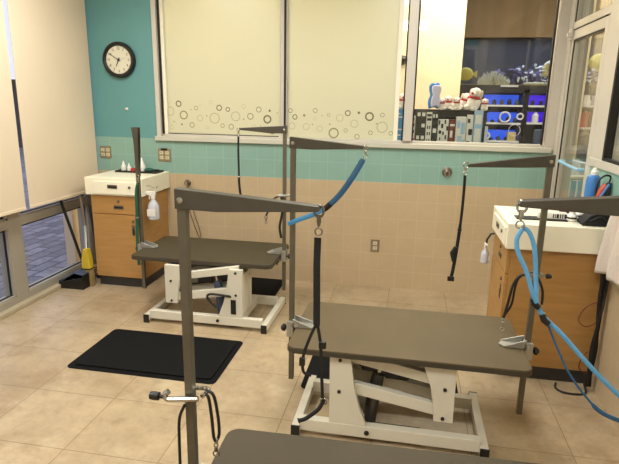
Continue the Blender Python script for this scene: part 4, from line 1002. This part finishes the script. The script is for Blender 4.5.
def spray_bottle(loc, rz, s, label, m='clear_plastic'):
    b = empty('spray_bottle', loc, rz, label, 'bottle', 'hanging white spray bottles'); b.scale = (s, s, s)
    MB().lathe([(0.036, 0), (0.042, 0.006), (0.042, 0.10), (0.034, 0.125), (0.016, 0.15), (0.015, 0.165)], n=20).build('body', m, b)
    MB().box(-0.034, 0.034, -0.0435, -0.038, 0.03, 0.085).build('label_sticker', 'white_plastic', b)
    h = MB(); h.lathe([(0.018, 0.16), (0.018, 0.18), (0.012, 0.185)], n=14); h.prism([(-0.055, 0.215), (-0.055, 0.198), (-0.01, 0.18), (0.018, 0.18), (0.024, 0.20), (0.022, 0.222)], 'y', -0.013, 0.013)
    h.build('spray_head', 'white_plastic', b, bevel=0.003)
    MB().tube([(-0.02, 0, 0.195), (-0.032, 0, 0.175), (-0.030, 0, 0.155)], 0.005, 6).build('trigger', 'white_plastic', b)
    return b
spray_bottle((-2.098, 4.09, 0.615), 0, 1.1, 'white spray bottle hanging on the right side of the clock cabinet')
hg = MB(); hg.tube([(-2.153, 4.09, 0.90), (-2.12, 4.09, 0.90), (-2.095, 4.09, 0.885), (-2.06, 4.09, 0.885), (-2.055, 4.09, 0.90)], 0.004, 6)
tag(hg.build('bottle_hook', 'chrome'), 'small metal hook on the white side of the clock cabinet', 'hook')
spray_bottle((0.545, 3.55, 0.585), math.radians(90), 0.62, 'small white spray bottle hung on the front of the right cabinet')
hg = MB(); hg.tube([(0.592, 3.55, 0.79), (0.57, 3.55, 0.785), (0.548, 3.55, 0.745), (0.548, 3.55, 0.715)], 0.007, 6)
tag(hg.build('bottle_hook', 'black_plastic'), 'small black hook under the right cabinet white top', 'hook')

# lobby dustpan and brooms leaning in the window corner
d = empty('dustpan', (-2.79, 3.98, 0), 0, 'black upright dustpan with long handle leaning on the left window', 'dustpan')
m = MB()
m.prism([(-0.115, 0.002), (0.10, 0.002), (0.10, 0.008), (-0.115, 0.008)], 'y', -0.10, 0.09)
m.box(-0.125, -0.115, -0.10, 0.09, 0.002, 0.07); m.box(0.10, 0.11, -0.10, 0.09, 0.002, 0.13)
m.prism([(-0.125, 0.002), (0.11, 0.002), (0.11, 0.13), (0.02, 0.15), (-0.125, 0.06)], 'y', 0.082, 0.092)
m.prism([(-0.125, 0.002), (0.11, 0.002), (0.105, 0.11), (-0.125, 0.055)], 'y', -0.105, -0.097)
m.build('pan', 'black_plastic', d, bevel=0.003)
m = MB(); m.prism([(-0.12, 0.062), (0.02, 0.15), (0.105, 0.132), (0.105, 0.12), (0.02, 0.138), (-0.12, 0.052)], 'y', -0.09, 0.083); m.build('hood', 'motor_blue', d, bevel=0.003)
MB().tube([(-0.005, 0.09, 0.06), (-0.01, 0.10, 0.16), (-0.125, 0.01, 0.80), (-0.135, 0.0, 0.98)], 0.013, 10).build('handle', 'black_plastic', d)
b = empty('broom', (-2.70, 4.0, 0), 0, 'upright broom with yellow collar and tan bristles beside the oak cabinet', 'broom')
MB().prism([(-0.05, 0.0), (0.045, 0.0), (0.035, 0.17), (-0.04, 0.17)], 'y', -0.03, 0.03).build('bristles', 'bristle', b, bevel=0.006)
MB().prism([(-0.048, 0.15), (0.036, 0.15), (0.03, 0.25), (0.012, 0.34), (-0.022, 0.34), (-0.042, 0.25)], 'y', -0.034, 0.034).build('collar', 'yellow_plastic', b, bevel=0.01)
MB().box(-0.045, 0.036, -0.035, 0.035, 0.155, 0.165).build('band', 'black_plastic', b)
MB().tube([(-0.006, 0.0, 0.32), (-0.05, 0.08, 0.52)], 0.013, 10).build('sleeve', 'cast_alu', b)
MB().tube([(-0.05, 0.08, 0.52), (-0.20, 0.265, 0.79), (-0.225, 0.29, 0.84)], 0.013, 10).build('handle', 'wood_handle', b)
b = empty('squeegee', (-2.755, 4.20, 0), 0, 'thin black pole leaning in the corner behind the broom', 'pole')
MB().tube([(0.06, 0.0, 0.04), (0.03, -0.02, 0.30), (-0.12, 0.14, 0.745), (-0.145, 0.165, 0.82)], 0.012, 8).build('handle', 'black_plastic', b)
MB().box(-0.0, 0.12, -0.012, 0.012, 0.0, 0.05).build('head', 'black_plastic', b, bevel=0.004)

# ================================================================== things on and around the right cabinet
bk = empty('comb_box', (0.855, 3.26, ZC), -0.05, 'white carton of blades standing on a black tray on the right cabinet', 'box')
MB().box(-0.08, 0.08, -0.03, 0.03, 0.0, 0.035).build('carton', 'white_plastic', bk, bevel=0.002)
p = MB()
for a, b_ in ((-0.0, 0.006), (0.012, 0.016), (0.02, 0.032), (0.038, 0.044), (0.05, 0.056), (0.062, 0.074)): p.box(a, b_, -0.0312, -0.0302, 0.006, 0.030)
p.build('print', 'ink', bk)
tg = MB().box(-0.18, 0.10, -0.045, 0.045, 0, 0.006).build('tray', 'black_plastic', None, (0.83, 3.245, ZC - 0.0)); tg['label'] = 'thin black tray under the white carton on the right cabinet'; tg['category'] = 'tray'
bk.location.z = ZC + 0.0065
pp = MB().box(-0.06, 0.06, -0.04, 0.04, 0, 0.004).build('paper', 'white_plastic', None, (0.70, 3.40, ZC)); tag(pp, 'small white paper at the left back of the right cabinet top', 'paper')
def clipper(x, y, rz, label, m1='white_plastic'):
    c = empty('clipper_blade_case', (x, y, ZC), rz, label, 'case', 'small cases on the right cabinet')
    MB().lathe([(0.018, 0), (0.024, 0.008), (0.024, 0.028), (0.014, 0.04), (0.013, 0.055), (0.006, 0.058)], n=16).build('body', m1, c)
    MB().lathe([(0.0245, 0.014), (0.0245, 0.022)], n=16).build('band', 'ink', c)
    c.scale = (1.15, 1.15, 1.2)
clipper(0.955, 3.225, 0, 'white jar between the carton and the black bag')
clipper(1.015, 3.30, 0, 'white jar partly hidden behind the black bag')
c = MB().lathe([(0.02, 0), (0.024, 0.006), (0.024, 0.065), (0.012, 0.078)], n=16).build('bottle', 'pack_brown', None, (0.935, 3.33, ZC)); tag(c, 'small dark maroon bottle left of the white jar', 'bottle')
c = MB().lathe([(0.02, 0), (0.024, 0.006), (0.024, 0.065), (0.012, 0.078)], n=16).build('bottle', 'pack_brown', None, (0.99, 3.36, ZC)); tag(c, 'small dark maroon bottle right of the white jar', 'bottle')
bg = empty('clipper_bag', (1.066, 3.165, ZC), 0, 'black soft clipper bag on the front edge of the right cabinet', 'bag')
MB().prism([(-0.085, 0.0), (0.08, 0.0), (0.085, 0.03), (0.07, 0.068), (-0.02, 0.07), (-0.05, 0.055), (-0.085, 0.014)], 'y', -0.055, 0.06).build('body', 'black_web', bg, bevel=0.012, seg=3)
MB().tube(spline([(-0.05, -0.058, 0.03), (0, -0.062, 0.055), (0.05, -0.058, 0.03)], 5), 0.004, 6).build('handle', 'black_cord', bg)
sc = empty('spray_can', (1.080, 3.345, ZC), 0, 'tall blue spray can with white cap on the right cabinet', 'can')
MB().lathe([(0.036, 0), (0.039, 0.005), (0.039, 0.225), (0.033, 0.250), (0.020, 0.260)], n=24).build('body', 'blue_plastic', sc)
MB().lathe([(0.020, 0.258), (0.020, 0.280), (0.012, 0.287), (0.010, 0.300), (0.004, 0.302)], n=18).build('cap', 'white_plastic', sc)
cl = empty('hair_clipper', (1.106, 3.245, ZC), 0, 'black and orange clipper standing with coiled cord by the blue can', 'clipper')
MB().tube(spline([(-0.02, 0, 0.0), (-0.025, 0, 0.08), (-0.01, 0, 0.15), (0.015, 0, 0.19)], 5), [0.018] * 8 + [0.022] * 8, 10).build('body', 'orange_red', cl)
MB().tube([(0.012, -0.01, 0.09), (0.02, -0.01, 0.15), (0.026, -0.005, 0.205)], [0.02, 0.018, 0.014], 10).build('grip', 'black_plastic', cl)
MB().tube([(-0.028, -0.02, 0.11), (0.0, -0.022, 0.16), (0.022, -0.02, 0.20)], 0.007, 8).build('strip', 'blue_plastic', cl)
MB().tube(spline([(0.026, 0, 0.20), (0.03, 0, 0.235), (0.0, 0, 0.24), (-0.03, 0, 0.21), (-0.035, 0, 0.15), (-0.03, 0.0, 0.08), (-0.02, 0, 0.02)], 5), 0.005, 8).build('cord', 'black_cord', cl)

cl.scale = (1.0, 1.0, 1.12)
# towel on a hook on the right wall
def towel():
    bm = bmesh.new(); NU, NV = 22, 26
    rows = []
    for j in range(NV + 1):
        t = j / NV; z = 0.50 * (1 - t)
        row = []
        wid = 0.10 + 0.16 * t ** 0.8
        for i in range(NU + 1):
            u = i / NU - 0.5
            fold = 0.020 * math.sin(u * 17 + 0.8) * (0.5 + 0.6 * t) + 0.008 * math.sin(u * 41 + t * 5)
            row.append(bm.verts.new((-0.035 - fold - 0.045 * t + 0.03 * t * t, u * wid * 2 + 0.02 * t, z + 0.025 * math.sin(u * 5 + 1) * t)))
        rows.append(row)
    for j in range(NV):
        for i in range(NU):
            f = bm.faces.new([rows[j][i], rows[j][i + 1], rows[j + 1][i + 1], rows[j + 1][i]]); f.smooth = True
    me = bpy.data.meshes.new('towel'); bm.to_mesh(me); bm.free(); me.materials.append(MATS['towel'])
    o = bpy.data.objects.new('towel', me); COL.objects.link(o)
    s = o.modifiers.new('thick', 'SOLIDIFY'); s.thickness = 0.006; s.offset = 0
    return o
tw = towel(); tw.location = (XR - 0.02, 2.80, 0.72)
tag(tw, 'pale towel hanging on the right wall at the photo edge', 'towel')
hk = MB().tube([(XR, 2.80, 1.225), (XR - 0.04, 2.80, 1.22), (XR - 0.06, 2.80, 1.235)], 0.006, 8).build('wall_hook', 'chrome'); tag(hk, 'metal wall hook holding the pale towel', 'hook')

# bundled cords between cabinet and right wall
cb = empty('power_cords', (1.122, 3.038, 0), 0, 'bundle of black power cords hanging down the corner of the right cabinet', 'cord')
rnd = random.Random(9)
for k in range(7):
    ph = rnd.uniform(0, 6); pts = []
    for j in range(12):
        t = j / 11
        pts.append((-0.012 + 0.014 * math.sin(ph + 7 * t) + 0.004 * (k % 3) - 0.01 * (1 - t) * 0, rnd.uniform(-0.008, 0.008) + 0.012 * math.cos(ph + 5 * t), 0.93 - 0.90 * t))
    MB().tube(spline(pts, 3), rnd.uniform(0.005, 0.008), 6).build('cord', 'black_cord', cb)
rc = MB().tube(spline([(1.112, 3.04, 0.56), (1.04, 3.03, 0.518), (1.008, 3.03, 0.44), (1.05, 3.03, 0.40), (1.114, 3.04, 0.426)], 6), 0.0035, 6).build('cord', 'pack_brown'); tag(rc, 'thin maroon cord looping out over the right cabinet side', 'cord')
rc = MB().tube(spline([(1.112, 3.04, 0.26), (1.06, 3.03, 0.22), (1.05, 3.03, 0.14), (1.10, 3.04, 0.10)], 6), 0.0035, 6).build('cord', 'pack_brown'); tag(rc, 'thin maroon cord looping low beside the right cabinet kickplate', 'cord')
fc = MB().tube(spline([(1.10, 3.06, 0.03), (1.09, 2.99, 0.007), (1.03, 2.965, 0.007), (0.96, 2.975, 0.007), (0.935, 3.02, 0.007), (0.95, 3.075, 0.007)], 6), 0.006, 8).build('cord', 'black_cord'); tag(fc, 'black cord lying in a curve on the floor by the right cabinet', 'cord')
